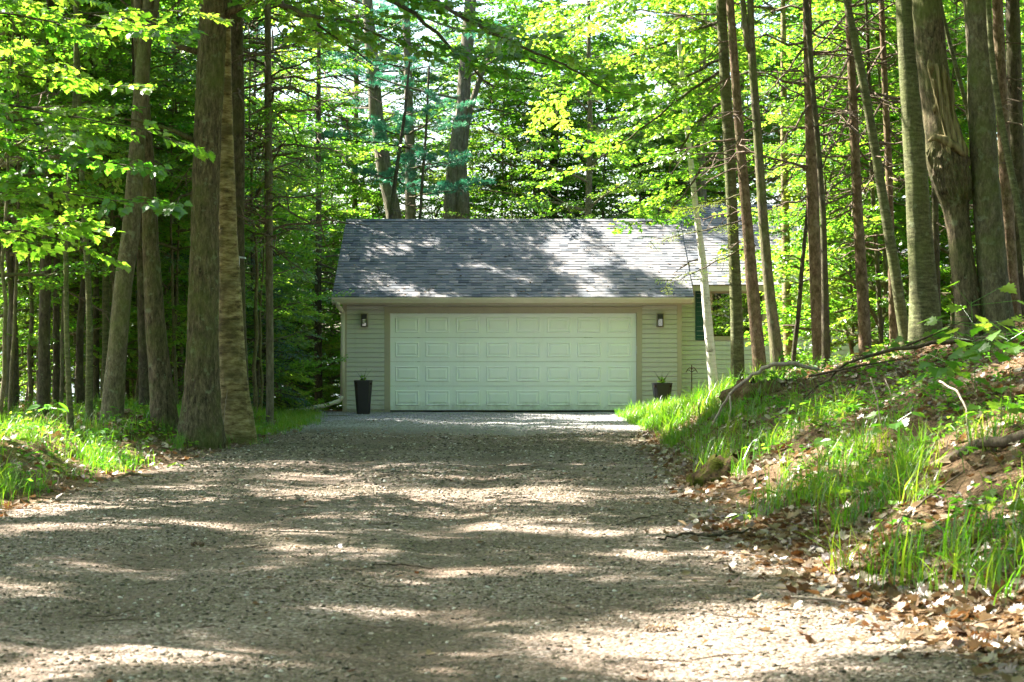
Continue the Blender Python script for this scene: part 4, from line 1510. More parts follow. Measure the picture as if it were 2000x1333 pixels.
# left of garage and left wood
for k, (px, Y) in enumerate([(515, 50), (452, 46), (560, 56), (560, 58), (500, 52), (610, 62), (640, 60), (480, 46)]):
    copied('maple', "bright green young tree in the gap between birch and garage", px, Y, 'thin', 'under' if k % 2 else 'under_deep', rng.uniform(.8, 1.1), group="young trees left of the garage")
for k, (px, Y, kind) in enumerate([(500, 42, 'spruce'), (545, 49, 'spruce'), (578, 52, 'spruce'), (515, 46, 'spruce'), (350, 40, 'spruce'), (330, 44, 'spruce'), (250, 41, 'hemlock'), (180, 40, 'hemlock'), (120, 38, 'hemlock'), (60, 37, 'hemlock'), (20, 39, 'hemlock'),
                                   (-30, 36, 'hemlock'), (220, 46, 'spruce'), (90, 44, 'spruce'), (470, 48, 'spruce'), (410, 46, 'hemlock'), (155, 34, 'hemlock'), (30, 33, 'hemlock')]):
    copied('spruce', "dark shaded conifer deep in the wood on the left", px, Y, 'dark', kind, rng.uniform(.9, 1.2), zc=2.6 if kind == 'spruce' and px < 480 else (.1 if px > 480 else 1.2) if Y > 36 else 2.2, group="dark conifers in the left wood")
for k, (px, Y) in enumerate([(-10, 30), (60, 34), (120, 42), (200, 36), (260, 47), (320, 52), (380, 54), (440, 56)]):
    copied('maple', "young maple in the shade of the left wood", px, Y, 'thin', 'under', rng.uniform(.8, 1.0), zc=2.2, group="young maples in the left wood")

# canopy trees mostly outside the picture, many added to cast shade or block sky
r_ = np.random.default_rng(77)
SUNV = np.array([d.x, d.y, d.z])


def in_view(x, y, m):
    return y > 2 and abs(x) < .244 * y + m


shade = [(-2.6, 12.6), (-3.4, 10.6), (-1.2, 13.6), (-4.6, 14.6), (.4, 16.6), (-3.8, 17.0), (2.6, 18.5), (-.6, 23.0), (.9, 27.5), (-2.6, 28.6), (3.2, 24.0), (3.4, 13.2), (1.4, 8.2), (-2.6, 35.5), (-6, 30), (-1, 40.5), (-5.2, 41), (-4.5, 6.5), (6.8, 22.5), (7.2, 32)]  # ground spots to darken; a maple is added up the sun ray
for k, (x, y) in enumerate(shade):
    for tt_ in (13.5, 17.5, 22.0):
        q = np.array([x, y, 0]) + SUNV * tt_
        if not in_view(q[0], q[1], 2.2):
            break
    else:
        continue
    s_ = r_.uniform(.62, .85)
    copied('maple', "unseen tall maple left of the drive, added for its shade", 0, q[1], 'mid', 'canopy', s_, zc=q[2] - 2.2 * s_ - h1(q[0], q[1]), X=q[0], group="tall maples added for shade left of the drive")
for x, y, zc, s_ in ((-6.9, 51.5, 8.4, .95), (-9.6, 53.5, 9.0, .9), (-5.6, 53.6, 10.8, .55), (-7.0, 51.2, 11.6, .6), (-5.4, 51.0, 11.8, .45), (-12.5, 43, 9, .7), (-13, 33, 9, .7), (-15, 27, 9, .8)):  # maples added so their crowns shade roof and ground
    copied('maple', "unseen tall maple left of the drive, added for its shade", 0, y, 'mid', 'canopy', s_, zc=zc, X=x, group="tall maples added for shade left of the drive")
for Y in np.arange(-8, 46, 6.5):
    for X in (8, 13.5, 19):
        x, y = X + r_.normal(0, 1.2), Y + r_.normal(0, 1.4)
        if x < .244 * y + 2.6:
            continue
        copied('maple', "tall maple in the wood right of the drive", 0, y, 'mid', 'maple', r_.uniform(.9, 1.2), zc=6.0, X=x, group="tall maples right of the drive")
for x, y in ((-8, -4), (-3, -8), (4, -6), (-12, 4), (-7, 3)):
    copied('maple', "tall maple behind the photographer", 0, y, 'mid', 'canopy', 1.1, zc=6.0, X=x, group="tall maples behind the camera")
for x, y, zc, s_ in ((3.5, 2, 8, 1.1), (3.0, 8.5, 8.5, 1.0), (4.0, 14.5, 9, 1.0), (6.5, 20, 9, 1.1), (7.5, 26, 9, 1.1), (8, 5, 5, 1.1), (8, 11, 5, 1.1), (9, 17, 5, 1.1), (11, 23, 5, 1.1), (12.5, 29, 6, 1.1), (11, 0, 3, 1.1), (13, 8, 3, 1.1), (14, 15, 3, 1.1), (-1, -3, 8.5, 1.1), (5, -7, 4, 1.2), (0, -12, 3, 1.2), (-6, -10, 3, 1.2), (-10, -6, 3, 1.2), (-14, 2, 3, 1.1), (-12, 10, 3, 1.0), (-14, 18, 3, 1.0), (10, -6, 3, 1.2)):  # maples added around and over the drive to block sky light
    copied('maple', "unseen maple added to block sky light", 0, y, 'mid' if abs(x) > 4 else None, 'canopy', s_, zc=zc, X=x, group="added maple crowns that block sky light")
for x, y, zc, s_ in ((.8, 4.5, 8.5, 1.1), (1.2, 11, 9, 1.1), (1.8, 17, 9.5, 1.1), (3.2, 23, 10, 1.1), (-.5, -1.5, 8, 1.1), (5.5, 12, 8, 1.1), (6, 6, 7, 1.1)):  # crowns without trunks, added overhead to darken the near drive
    copied('maple', "unseen maple added to block sky light", 0, y, None, 'maple', s_, zc=zc, X=x, group="added maple crowns that block sky light")
# taller leafy crowns that close the view behind the house and in the left wood
for k, (px, Y, zc, s_) in enumerate([(1150, 53, 3.9, .8), (1370, 56, 3.4, 1.0), (1320, 60, 6, 1.0),
                                  (1450, 60, 5, 1.0), (1560, 62, 5, 1.1), (1680, 62, 5, 1.1), (1790, 62, 5, 1.1), (1900, 62, 5, 1.1), (2000, 62, 5, 1.1), (700, 60, 7.8, .9), (600, 66, 6, 1.0)]):
    copied('maple', "full leafy maple rising behind the house", px, Y, 'mid', 'maple_open' if px < 1400 else 'maple', s_, zc=zc, group="leafy maples behind the house")
for k, (px, Y, zc, s_) in enumerate([(220, 50, 3.6, .9), (320, 56, 3.5, 1.0), (400, 60, 3.8, 1.0), (500, 58, 3.2, 1.0), (560, 62, 3, 1.0), (20, 50, 3, 1.0), (110, 56, 4, 1.0), (260, 62, 4, 1.1), (470, 66, 5, 1.2), (360, 48, 5, .8)]):
    copied('maple', "leafy maple deep in the left wood", px, Y, 'mid' if Y > 45 else 'dark', 'maple', s_, zc=zc + (2.5 if Y > 48 else 0), group="leafy maples in the left wood")


# ------------------------------------------------------------------ hand placed boughs
def bough(parent, pts, r0, kind, tmpl, per, mats, name, sc_=1.0, tint=(.55, .22), seed=1, spread=1.0, el=(-.3, .2)):
    r2 = np.random.default_rng(seed)
    b = np.array(parent.location)
    g_ = Geo()
    pts = np.array(pts) - b
    tt = np.linspace(0, 1, len(pts))
    fine = np.linspace(0, 1, len(pts) * 4)
    P = np.stack([np.interp(fine, tt, pts[:, c]) for c in range(3)], -1)
    P[1:] += r2.normal(0, .01, P[1:].shape)
    g_.tube(P, np.linspace(r0, r0 * .25, len(P)), 6, 1)
    items = []
    dv = np.gradient(P, axis=0)
    for k in range(per):
        t = .08 + .92 * k / max(1, per - 1)
        i = min(len(P) - 1, int(t * (len(P) - 1)))
        az = math.atan2(dv[i][1], dv[i][0]) + (1 if k % 2 else -1) * r2.uniform(.2, 1.2) * spread
        items.append((P[i], az, r2.uniform(*el), r2.normal(0, .3), sc_ * r2.uniform(.7, 1.2)))
    place_sprays(g_, kind, items, tmpl, tint=tint, r_=r2)
    return g_.build(name, mats, parent)


ML = [M['maple_leaf'], M['bark_dark']]
# limb of the biggest trunk arching over the drive
bough(big_maple, [PX(430, -90, 29), PX(560, -120, 28), PX(720, -60, 27), PX(850, 0, 26.5), PX(950, 60, 26), PX(1050, 105, 26), PX(1130, 140, 26), PX(1190, 180, 26)], .036, 'maple', MAPLELEAF, 20, ML, "leafy_limb", .75, seed=5)
bough(big_maple, [PX(430, -60, 29), PX(600, -60, 29.5), PX(800, -10, 30), PX(930, 40, 30), PX(1040, 120, 30), PX(1130, 140, 30.3)], .032, 'maple', MAPLELEAF, 16, ML, "leafy_limb", .8, seed=6)
bough(big_maple, [PX(420, -40, 29), PX(520, -10, 28), PX(600, 30, 27), PX(680, 40, 27), PX(780, 90, 27)], .045, 'maple', MAPLELEAF, 12, ML, "leafy_limb", .7, seed=7)
bough(big_maple, [PX(440, -120, 29), PX(640, -60, 28), PX(800, 20, 27.5), PX(900, 110, 27), PX(960, 170, 27)], .045, 'maple', MAPLELEAF, 16, ML, "leafy_limb", .8, seed=8, tint=(.62, .2))
bough(big_maple, [PX(440, -60, 29), PX(540, 10, 30), PX(640, 60, 31), PX(720, 120, 31)], .035, 'maple', MAPLELEAF, 11, ML, "leafy_limb", .75, seed=9, tint=(.62, .2))
mossy = [q[2] for q in HERO if 'dark mossy green trunk' in q[1]][0]
for k, pts in enumerate([[(1415, 40), (1330, 70), (1230, 110), (1130, 170), (1080, 230)], [(1420, 110), (1340, 150), (1260, 220), (1200, 300)], [(1416, 60), (1340, 30), (1240, 20), (1120, 50), (1050, 90)], [(1425, 190), (1360, 240), (1310, 320), (1280, 420)],
                         [(1420, 130), (1330, 190), (1230, 270), (1150, 330)], [(1428, 270), (1370, 330), (1330, 390), (1260, 440)], [(1412, -20), (1300, -30), (1180, 0), (1080, 20)]]):
    bough(mossy, [PX(x, y, 33 + 1.6 * i_) for i_, (x, y) in enumerate(pts)], .028, 'leaf', MAPLELEAF, 17, ML, "leafy_limb", .8, seed=110 + k, tint=(.72, .2))
# bare diagonal branches of the right hand conifers
for key, sets in (('standing alone', [[(1668, 90), (1620, 190), (1560, 310), (1520, 390)], [(1672, 210), (1620, 300), (1560, 420)], [(1660, 20), (1580, 110), (1490, 220)], [(1676, 330), (1610, 380), (1540, 420)], [(1666, 140), (1730, 200), (1790, 230)]]),
                  ('slender brown trunk behind', [[(1728, 90), (1660, 200), (1590, 330), (1550, 420)], [(1732, 180), (1670, 290), (1610, 390)], [(1724, 20), (1640, 90), (1560, 190), (1500, 270)], [(1738, 300), (1690, 370), (1640, 420)], [(1736, 250), (1800, 330), (1850, 380)]]),
                  ('straight red brown pine', [[(1580, 90), (1520, 160), (1450, 220)], [(1584, 200), (1530, 280), (1480, 330)], [(1592, 380), (1530, 400), (1470, 420)]])):
    own, Yd = [(q[2], q[3]) for q in HERO if key in q[1]][0]
    b_ = np.array(own.location)
    for k, pts in enumerate(sets):
        r2 = np.random.default_rng(900 + k + len(key))
        g_ = Geo()
        P_ = np.array([PX(x, y, Yd - .35 * i_) for i_, (x, y) in enumerate(pts)]) - b_
        tt = np.linspace(0, 1, len(P_))
        ff = np.linspace(0, 1, 14)
        P_ = np.stack([np.interp(ff, tt, P_[:, c]) for c in range(3)], -1)
        P_[1:] += r2.normal(0, .014, P_[1:].shape)
        g_.tube(P_, np.linspace(.022, .005, 14), 5, cap=False)
        for m_ in range(12):
            p0 = P_[r2.integers(2, 13)]
            v_ = np.array([r2.normal(-.15, .25), r2.normal(0, .2), r2.uniform(-.5, .15)])
            g_.tube([p0, p0 + v_ * .5 + r2.normal(0, .02, 3), p0 + v_], (.007, .005, .003), 3, cap=False)
        g_.build("bare_branch", M['dead_twig'], own)
# left maple sapling whose trunk stands outside the frame
lm = thing("maple_tree", (-6.3, 20.5, h1(-6.3, 20.5)), "young maple reaching bright broad leaves into the left edge of the photo", "maple tree")
g_ = Geo()
g_.tube([(0, 0, -.3), (.05, 0, 2), (0, .1, 5), (.1, .1, 8)], (.07, .06, .05, .02), 8)
g_.build("trunk", M['bark_maple'], lm, True)
for k, (y0, ex, ey, dy) in enumerate([(40, 250, 60, 0), (140, 190, 170, .6), (200, 260, 250, -.4), (290, 180, 310, .3), (360, 200, 390, -.6), (440, 120, 470, .2), (90, 330, 20, 1.0), (250, 90, 240, -1.0), (-10, 330, -20, -.3)]):
    s = PX(-280, y0, 20.5)
    e = PX(ex, ey, 20.5 + dy)
    bough(lm, [s, s * .5 + e * .5 + np.array([0, 0, .12]), e], .022, 'maple', MAPLELEAF, 9, ML, "leafy_limb", .72, seed=30 + k, tint=(.62 if y0 < 230 else .35, .2))
# blue green pine boughs behind the garage
pb = [q[2] for q in HERO if 'straight pine trunk' in q[1]][0]
PN = [M['pine_needle'], M['bark_dark']]
for k, (pts) in enumerate([[(800, 290), (740, 280), (680, 275), (640, 270)], [(800, 262), (830, 245), (850, 225), (872, 212)], [(800, 262), (770, 262), (720, 250)], [(800, 385), (850, 378), (900, 370)], [(800, 135), (760, 125), (720, 130)], [(800, 365), (770, 350), (745, 345)], [(800, 330), (840, 320), (880, 318)]]):
    bough(pb, [PX(x, y, 55 - .9 * i) for i, (x, y) in enumerate(pts)], .03, 'pine', THIN, 15, PN, "needle_bough", .8, seed=60 + k, el=(-.05, .25))
# hemlock boughs in front of the house roof
wb = [q[2] for q in HERO if 'red brown pine trunk with' in q[1]][0]
HN = [M['hemlock_needle'], M['bark_dark']]
for k, pts in enumerate([[(1475, 480), (1400, 510), (1350, 535), (1300, 560)], [(1450, 430), (1380, 450), (1320, 462), (1270, 470)], [(1445, 380), (1390, 400), (1330, 410)]]):
    bough(wb, [PX(x, y, 32 + .8 * i) for i, (x, y) in enumerate(pts)], .015, 'fir', NEEDLE, 9, HN, "needle_bough", .5, seed=80 + k, tint=(.8, .2))

# small pale box on the far side of the golden birch
bx = PX(470, 503, 30.4)
nb = thing("nest_box", tuple(bx), "small whitish box with a slanted lid fixed to the side of the golden birch", "nest box")
g_ = Geo()
g_.box((-.10, -.05, -.14), (-.02, .05, -.012))
g_.build("box", M['white_box'], nb)
g_ = Geo()
g_.prism([(-.13, .03), (.07, .0), (.07, -.022), (-.13, .005)], 1, -.08, .08)
g_.build("lid", M['white_box'], nb)

# ------------------------------------------------------------------ grass, litter, gravel (stuff)
r_ = np.random.default_rng(5)


def grass(name, pts, hmin, hmax, blades, seed, mat='grass_blade', lean=.68):
    r2 = np.random.default_rng(seed)
    g2 = Geo()
    n = len(pts)
    nb_ = r2.integers(blades[0], blades[1], n)
    idx = np.repeat(np.arange(n), nb_)
    m = len(idx)
    base = pts[idx] + np.stack([r2.normal(0, .05, m), r2.normal(0, .05, m), np.zeros(m) - .01], -1)
    hs = np.repeat(r2.uniform(hmin, hmax, n), nb_) * r2.uniform(.55, 1.15, m)
    az = r2.uniform(0, 6.283, m)
    ln = np.abs(r2.normal(0, lean, m)) + .1
    w = r2.uniform(.0022, .0048, m)
    dx, dy = np.cos(az), np.sin(az)
    sx, sy = -dy, dx
    tv = []
    for t, wf in ((0, 1), (.45, 1), (.8, .65), (1, 0)):
        cx = base[:, 0] + dx * ln * hs * t * t
        cy_ = base[:, 1] + dy * ln * hs * t * t
        cz = base[:, 2] + hs * (t - .28 * ln * t * t)
        if wf:
            tv.append(np.stack([cx + sx * w * wf, cy_ + sy * w * wf, cz], -1))
            tv.append(np.stack([cx - sx * w * wf, cy_ - sy * w * wf, cz], -1))
        else:
            tv.append(np.stack([cx, cy_, cz], -1))
    v = np.stack(tv, 1).reshape(-1, 3)
    o = np.arange(m)[:, None] * 7
    ti = np.clip(np.repeat(r2.normal(.55, .2, n), nb_) + r2.normal(0, .12, m), 0, 1)
    g2.add(v, np.concatenate([o + np.array([0, 1, 3, 2]), o + np.array([2, 3, 5, 4])]), 0, np.repeat(ti, 7))
    g2.f3.append(o + np.array([4, 5, 6]))
    g2.m3.append(np.zeros(m))
    return tag(g2.build(name, M[mat]), kind="stuff")


def scatter(n, x0, x1, y0, y1, dens, seed):
    r2 = np.random.default_rng(seed)
    x, y = r2.uniform(x0, x1, n), r2.uniform(y0, y1, n)
    k = r2.random(n) < dens(x, y)
    x, y = x[k], y[k]
    return np.stack([x, y, H(x, y)], -1)


def clump(x, y, f, s):
    return vnoise(np.stack([x * f, y * f, x * 0], -1), s)


def d_right(x, y):
    t = x - xr_(y)
    near = np.exp(-((t - .9) / .8) ** 2) * (y < 24) * .62 + np.exp(-((t - .75) / .65) ** 2) * (y >= 24) * 1.0
    return near * smooth((clump(x, y, 1.5, 31) - np.where(y < 24, .53, .43)) / .2) * (t > .15)


rg = scatter(9000, 1.8, 7, 10, 43, d_right, 1)
grass("grass", rg, .16, .44, (8, 24), 2)
d2 = lambda x, y: np.exp(-((x - 3.0) / .55) ** 2) * (y > 36) + np.exp(-(((x - 3.3) / .8) ** 2))
grass("grass", scatter(2600, 2.2, 5.5, 33, 44.5, d2, 3), .12, .26, (10, 22), 4)


grass("grass", scatter(900, 2.4, 4.2, 38.5, 44.8, lambda x, y: np.exp(-((x - 3.15) / .5) ** 2), 75), .24, .44, (10, 20), 76)
hb = []
for (px_, lab_, t_, Y_) in HERO:
    if 23 < Y_ < 36.5:
        for k in range(9):
            a_ = rng.uniform(0, 6.283)
            rad_ = rng.uniform(.22, .5)
            hb.append((t_.location.x + rad_ * math.cos(a_), t_.location.y - abs(rad_ * math.sin(a_)), 0))
hb = np.array(hb)
hb[:, 2] = H(hb[:, 0], hb[:, 1])
grass("grass", hb, .10, .26, (6, 14), 78)


def d_left(x, y):
    t = xl_(y) - x
    return smooth(t / .5) * (.06 + .94 * smooth((clump(x, y, 1.1, 33) - .47) / .15)) * (1 - smooth((t - 2.5) / 2))


grass("grass", scatter(5200, -9, -3.4, 15, 37, d_left, 5), .12, .34, (8, 20), 6)
d3 = lambda x, y: smooth((xl_(y) + .35 - x) / .5)
grass("grass", scatter(2600, -7.5, -3.3, 33, 46.2, d3, 7), .08, .22, (8, 18), 8)


grass("dry_grass", scatter(1500, 1.8, 7, 10, 40, d_right, 71), .10, .28, (3, 8), 72, 'dry_leaf', .9)
grass("dry_grass", scatter(900, -9, -3.4, 15, 37, d_left, 73), .08, .22, (3, 8), 74, 'dry_leaf', .9)


def litter(name, pts, smin, smax, seed, lift=.012, rough=.5):
    r2 = np.random.default_rng(seed)
    g2 = Geo()
    n = len(pts)
    az = r2.uniform(0, 6.283, n)
    D = np.stack([np.cos(az), np.sin(az), r2.normal(0, .3, n)], -1)
    N = np.stack([r2.normal(0, rough, n), r2.normal(0, rough, n), np.ones(n)], -1)
    cv = MAPLELEAF[0].copy()
    cv[:, 2] = cv[:, 2] * 1.5 + .25 * (cv[:, 0] - .5) ** 2 + .35 * np.abs(cv[:, 1]) ** 1.5
    half = r2.random(n) < .6
    for sel, tm in ((half, (cv, MAPLELEAF[1])), (~half, (np.array([(0, 0, .02), (.3, .3, .12), (.75, .24, .10), (1, 0, .08), (.7, -.25, .14), (.3, -.28, .05)]), np.array([(0, 1, 2, 3), (0, 3, 4, 5)])))):
        if sel.any():
            put(g2, tm, frames(D[sel], N[sel]), pts[sel] + np.array([0, 0, lift]), r2.uniform(smin, smax, sel.sum()), 0, np.clip(r2.normal(.45, .30, sel.sum()), 0, 1))
    return tag(g2.build(name, M['dry_leaf']), kind="stuff")


def d_lit(x, y):
    t = x - xr_(y)
    return smooth((t + .35) / .6) * (.45 + .55 * smooth((clump(x, y, 1.3, 41) - .35) / .3))


litter("leaf_litter", scatter(68000, 1.2, 9, 5, 34, d_lit, 9), .03, .105, 10)
litter("leaf_litter", scatter(5000, 1.0, 3.6, 9, 17, lambda x, y: np.exp(-((x - xr_(y) - .35) / .55) ** 2), 11), .03, .10, 12)
litter("leaf_litter", scatter(12000, -10, -3.2, 15, 37, lambda x, y: smooth((xl_(y) + .4 - x) / .8) * .9, 13), .05, .11, 14)
litter("leaf_litter", scatter(1500, -4.6, 2.4, 8, 42, lambda x, y: .25 + .75 * smooth((clump(x, y, .9, 44) - .5) / .2), 15), .02, .06, 16, .006, .25)

rp = np.random.default_rng(66)
ru = rp.random(260) ** 1.5
litter("leaf_litter", np.stack([rp.uniform(-3.9, 3.95, 260), EY + (RY - EY) * ru, EZ + (RZ - EZ) * ru + .012], -1), .03, .07, 67, .004, .2)


def twigs(name, pts, seed):
    r2 = np.random.default_rng(seed)
    g2 = Geo()
    for p in pts:
        az, L = r2.uniform(0, 6.283), r2.uniform(.06, .35)
        q = np.array([p + np.array([math.cos(az) * L * u + r2.normal(0, .01), math.sin(az) * L * u + r2.normal(0, .01), .02 + r2.normal(0, .012)]) for u in (-.5, 0, .5)])
        q[:, 2] = H(q[:, 0], q[:, 1]) + .012 + np.abs(r2.normal(0, .012, 3))
        g2.tube(q, (.003, .004, .002), 4, 0, cap=False)
    return tag(g2.build(name, M['dead_twig']), kind="stuff")


twigs("twig_litter", scatter(1500, 1.2, 8, 9, 30, d_lit, 81), 82)
twigs("twig_litter", scatter(260, -4.5, 2.2, 9, 30, lambda x, y: x * 0 + .8, 83), 84)

# gravel stones
_t = (1 + 5 ** .5) / 2
ICO = np.array([(-1, _t, 0), (1, _t, 0), (-1, -_t, 0), (1, -_t, 0), (0, -1, _t), (0, 1, _t), (0, -1, -_t), (0, 1, -_t), (_t, 0, -1), (_t, 0, 1), (-_t, 0, -1), (-_t, 0, 1)]) / 1.9
ICF = np.array([(0, 11, 5), (0, 5, 1), (0, 1, 7), (0, 7, 10), (0, 10, 11), (1, 5, 9), (5, 11, 4), (11, 10, 2), (10, 7, 6), (7, 1, 8), (3, 9, 4), (3, 4, 2), (3, 2, 6), (3, 6, 8), (3, 8, 9), (4, 9, 5), (2, 4, 11), (6, 2, 10), (8, 6, 7), (9, 8, 1)])


def stones(pts, smin, smax, seed, mat='stone'):
    r2 = np.random.default_rng(seed)
    g2 = Geo()
    for k in range(10):
        tv = ICO * r2.uniform(.75, 1.2, (12, 1)) * np.array([1, r2.uniform(.6, .9), r2.uniform(.4, .65)])
        p = pts[k::10]
        n = len(p)
        az = r2.uniform(0, 6.283, n)
        Rm = frames(np.stack([np.cos(az), np.sin(az), r2.normal(0, .2, n)], -1), np.stack([r2.normal(0, .2, n), r2.normal(0, .2, n), np.ones(n)], -1))
        s = smin + (smax - smin) * r2.random(n) ** 3
        put(g2, (tv, ICF), Rm, p + np.array([0, 0, .15]) * s[:, None], s, 0, np.clip(r2.normal(.5, .27, n), 0, 1))
    return tag(g2.build("gravel", M[mat], smooth_=False), kind="stuff")


def dg(x, y):
    m = (xr_(y) + xl_(y)) / 2
    tk = np.exp(-((x - m - .85) / .34) ** 2) + np.exp(-((x - m + .85) / .34) ** 2)
    return smooth((np.minimum(xr_(y) - x, x - xl_(y)) + .2) / .5) * (np.abs(x) < .25 * y + .3) * (.3 + .7 * smooth((clump(x, y, .8, 51) - .3) / .3)) * (1 - .3 * tk)

stones(scatter(80000, -4.9, 2.6, 8.3, 21, dg, 21), .005, .019, 22)
stones(scatter(22000, -4.9, 2.8, 21, 34, dg, 23), .012, .03, 24)


stones(scatter(18000, -5, 3, 31, 46.4, lambda x, y: dg(x, y) * smooth((y - 31 - 3 * clump(x, y, .7, 91)) / 3), 25), .012, .028, 26, 'grey_stone')


# ------------------------------------------------------------------ ground plants that can be counted
def seedling(px, py, Y, label, h=.3, n=6, leaf=.12, tmpl=MAPLELEAF, mat='herb_leaf', tint=.6, spread=.8, name="seedling", cat="seedling", whorl=False):
    x = (px - 1000) / F * Y
    zg = h1(x, Y)
    t = thing(name, (x, Y, zg), label, cat, "young plants on the forest floor")
    r2 = np.random.default_rng(int(px * 7 + py))
    a_, st_ = Geo(), Geo()
    tip = np.array([r2.normal(0, .03), r2.normal(0, .03), h])
    st_.tube([(0, 0, -.03), tip * .5 + np.array([.01, 0, 0]), tip], (.004, .0035, .0025), 5)
    for k in range(n):
        az = k * 2.4 + r2.normal(0, .3)
        zt_ = tip * (1 if whorl else r2.uniform(.5, 1))
        pl = r2.uniform(.4, 1) * spread * leaf
        el = r2.uniform(-.1, .6)
        dv = np.array([math.cos(az) * math.cos(el), math.sin(az) * math.cos(el), math.sin(el)])
        q = zt_ + dv * pl
        st_.tube([zt_, q], (.0022, .0016), 4)
        put(a_, tmpl, frames(np.array([[dv[0], dv[1], -.25 + r2.normal(0, .15)]]), np.array([[r2.normal(0, .3), r2.normal(-.25, .3), 1]])), q[None], np.array([leaf * r2.uniform(.75, 1.15)]), 0, np.clip(r2.normal(tint, .15, 1), 0, 1))
    st_.build("stem", M['grass_blade'], t)
    a_.build("foliage", M[mat], t)
    return t


OVAL = (np.array([(0, 0, 0), (.25, .22, .04), (.6, .22, .03), (1, 0, -.12), (.6, -.22, .03), (.25, -.22, .04)]), np.array([(0, 1, 2, 3), (0, 3, 4, 5)]))
seedling(1905, 690, 17.5, "tall maple seedling with the largest sunny leaves at the right edge", .78, 22, .155, tint=.85, spread=2.4)  # leaf tint raised to put sunlight into the colour
seedling(1975, 720, 16.8, "broad maple seedling at the right frame edge below the mossy trunk", .62, 20, .155, tint=.7, spread=2.2)
seedling(1850, 740, 17.5, "low maple seedling with deep green leaves left of the sunny one", .40, 12, .15, tint=.5, spread=1.8)
seedling(1740, 790, 18.5, "single three leaf maple seedling in the dry leaves mid bank", .18, 4, .13, tint=.6)
seedling(1640, 745, 22.5, "bushy green seedling behind the long fallen branch", .3, 12, .12, OVAL, tint=.55, spread=1.5)
seedling(1580, 745, 23.5, "upright seedling with a rosette top right of the arched twig", .42, 8, .13, OVAL, tint=.6, whorl=True)
seedling(1685, 640, 24.5, "leafy seedling at the foot of the lone reddish pine", .42, 12, .13, tint=.6, spread=1.6)
seedling(1790, 620, 24, "leafy seedling left of the burl tree foot", .4, 12, .13, tint=.65, spread=1.6)
seedling(1730, 620, 25, "seedling between lone reddish pine and leaning green stem", .36, 10, .12, tint=.7, spread=1.6)
seedling(1860, 600, 23, "seedling with broad leaves covering the foot of the burl tree", .45, 12, .13, tint=.5, spread=1.5)
seedling(1470, 860, 17.0, "small pale herb with four leaves beside the mossy stump", .17, 5, .10, OVAL, tint=.75, whorl=True)
seedling(1640, 870, 17.4, "white green herb with a leaf whorl in the grass mid bank", .20, 6, .11, OVAL, tint=.9, whorl=True)
seedling(1450, 940, 16.2, "flat light green herb at the foot of the bank below the stump", .10, 5, .10, OVAL, tint=.8, whorl=True)
seedling(1885, 850, 14.6, "two leaved green seedling in the brown leaves at far right", .20, 4, .12, OVAL, tint=.4)
seedling(1690, 790, 17.6, "low seedling with a blue green round leaf on the bank", .12, 3, .10, OVAL, tint=.2)
seedling(1870, 775, 16.0, "sprawling pale herb with small leaves above the fallen log", .18, 14, .07, OVAL, tint=.85, spread=2.5)
seedling(95, 800, 24, "broad four leaved plant at the left edge before the stout brown trunk", .42, 7, .16, OVAL, tint=.35, whorl=True)
seedling(175, 830, 25, "low bushy plant left of the leaning maple foot", .22, 12, .10, OVAL, tint=.4, spread=2)
seedling(215, 880, 23, "low leafy plant in front of the leaning maple", .15, 9, .09, OVAL, tint=.5, spread=2)
seedling(355, 905, 24, "tiny pale sprout at the verge edge below the biggest trunk", .06, 5, .08, OVAL, tint=.9, whorl=True)
seedling(40, 880, 20, "leafy weed low in the left corner grass", .2, 10, .10, OVAL, tint=.55, spread=2)
for px_, py_, Y_, h_, n_, lf_, lb_ in ((1760, 760, 16.5, .28, 10, .11, "leafy maple seedling above the rotten log, left of the pale curving twig"), (1620, 800, 18, .24, 9, .10, "bright maple seedling in the middle of the bank grass"), (1950, 800, 15, .30, 10, .12, "maple seedling standing right above the log at the frame edge"),
                                    (1820, 690, 19, .38, 12, .12, "maple seedling just below the long dark branch"), (1560, 790, 20.5, .26, 10, .10, "small maple seedling under the arched pale twig"), (1930, 950, 12.5, .22, 8, .10, "low maple seedling in the lower right grass tufts"),
                                    (1700, 870, 15.0, .2, 8, .09, "small maple seedling left below the rotten log")):
    seedling(px_, py_, Y_, lb_, h_, n_, lf_, tint=.7, spread=2.0)
seedling(1540, 700, 27, "dark green seedling beside the short pale birch", .4, 12, .12, OVAL, tint=.45, spread=1.6)
seedling(1480, 740, 27, "leafy plant under the arched twig near the red brown pine", .3, 14, .11, OVAL, tint=.6, spread=1.8)

# low leafy ground cover on the bank top and in the left verge
def cover(pts, smin, smax, seed):
    r2 = np.random.default_rng(seed)
    g2 = Geo()
    n = len(pts)
    k = 5
    P = np.repeat(pts, k, 0)
    m = len(P)
    az = r2.uniform(0, 6.283, m)
    D = np.stack([np.cos(az), np.sin(az), r2.normal(-.05, .3, m)], -1)
    N = np.stack([r2.normal(0, .4, m), r2.normal(0, .4, m), np.ones(m)], -1)
    P = P + D * .03 + np.stack([np.zeros(m), np.zeros(m), np.repeat(r2.uniform(.03, .22, n), k)], -1)
    put(g2, OVAL, frames(D, N), P, r2.uniform(smin, smax, m), 0, np.clip(np.repeat(r2.normal(.5, .2, n), k) + r2.normal(0, .1, m), 0, 1))
    return tag(g2.build("ground_cover", M['herb_leaf']), kind="stuff")


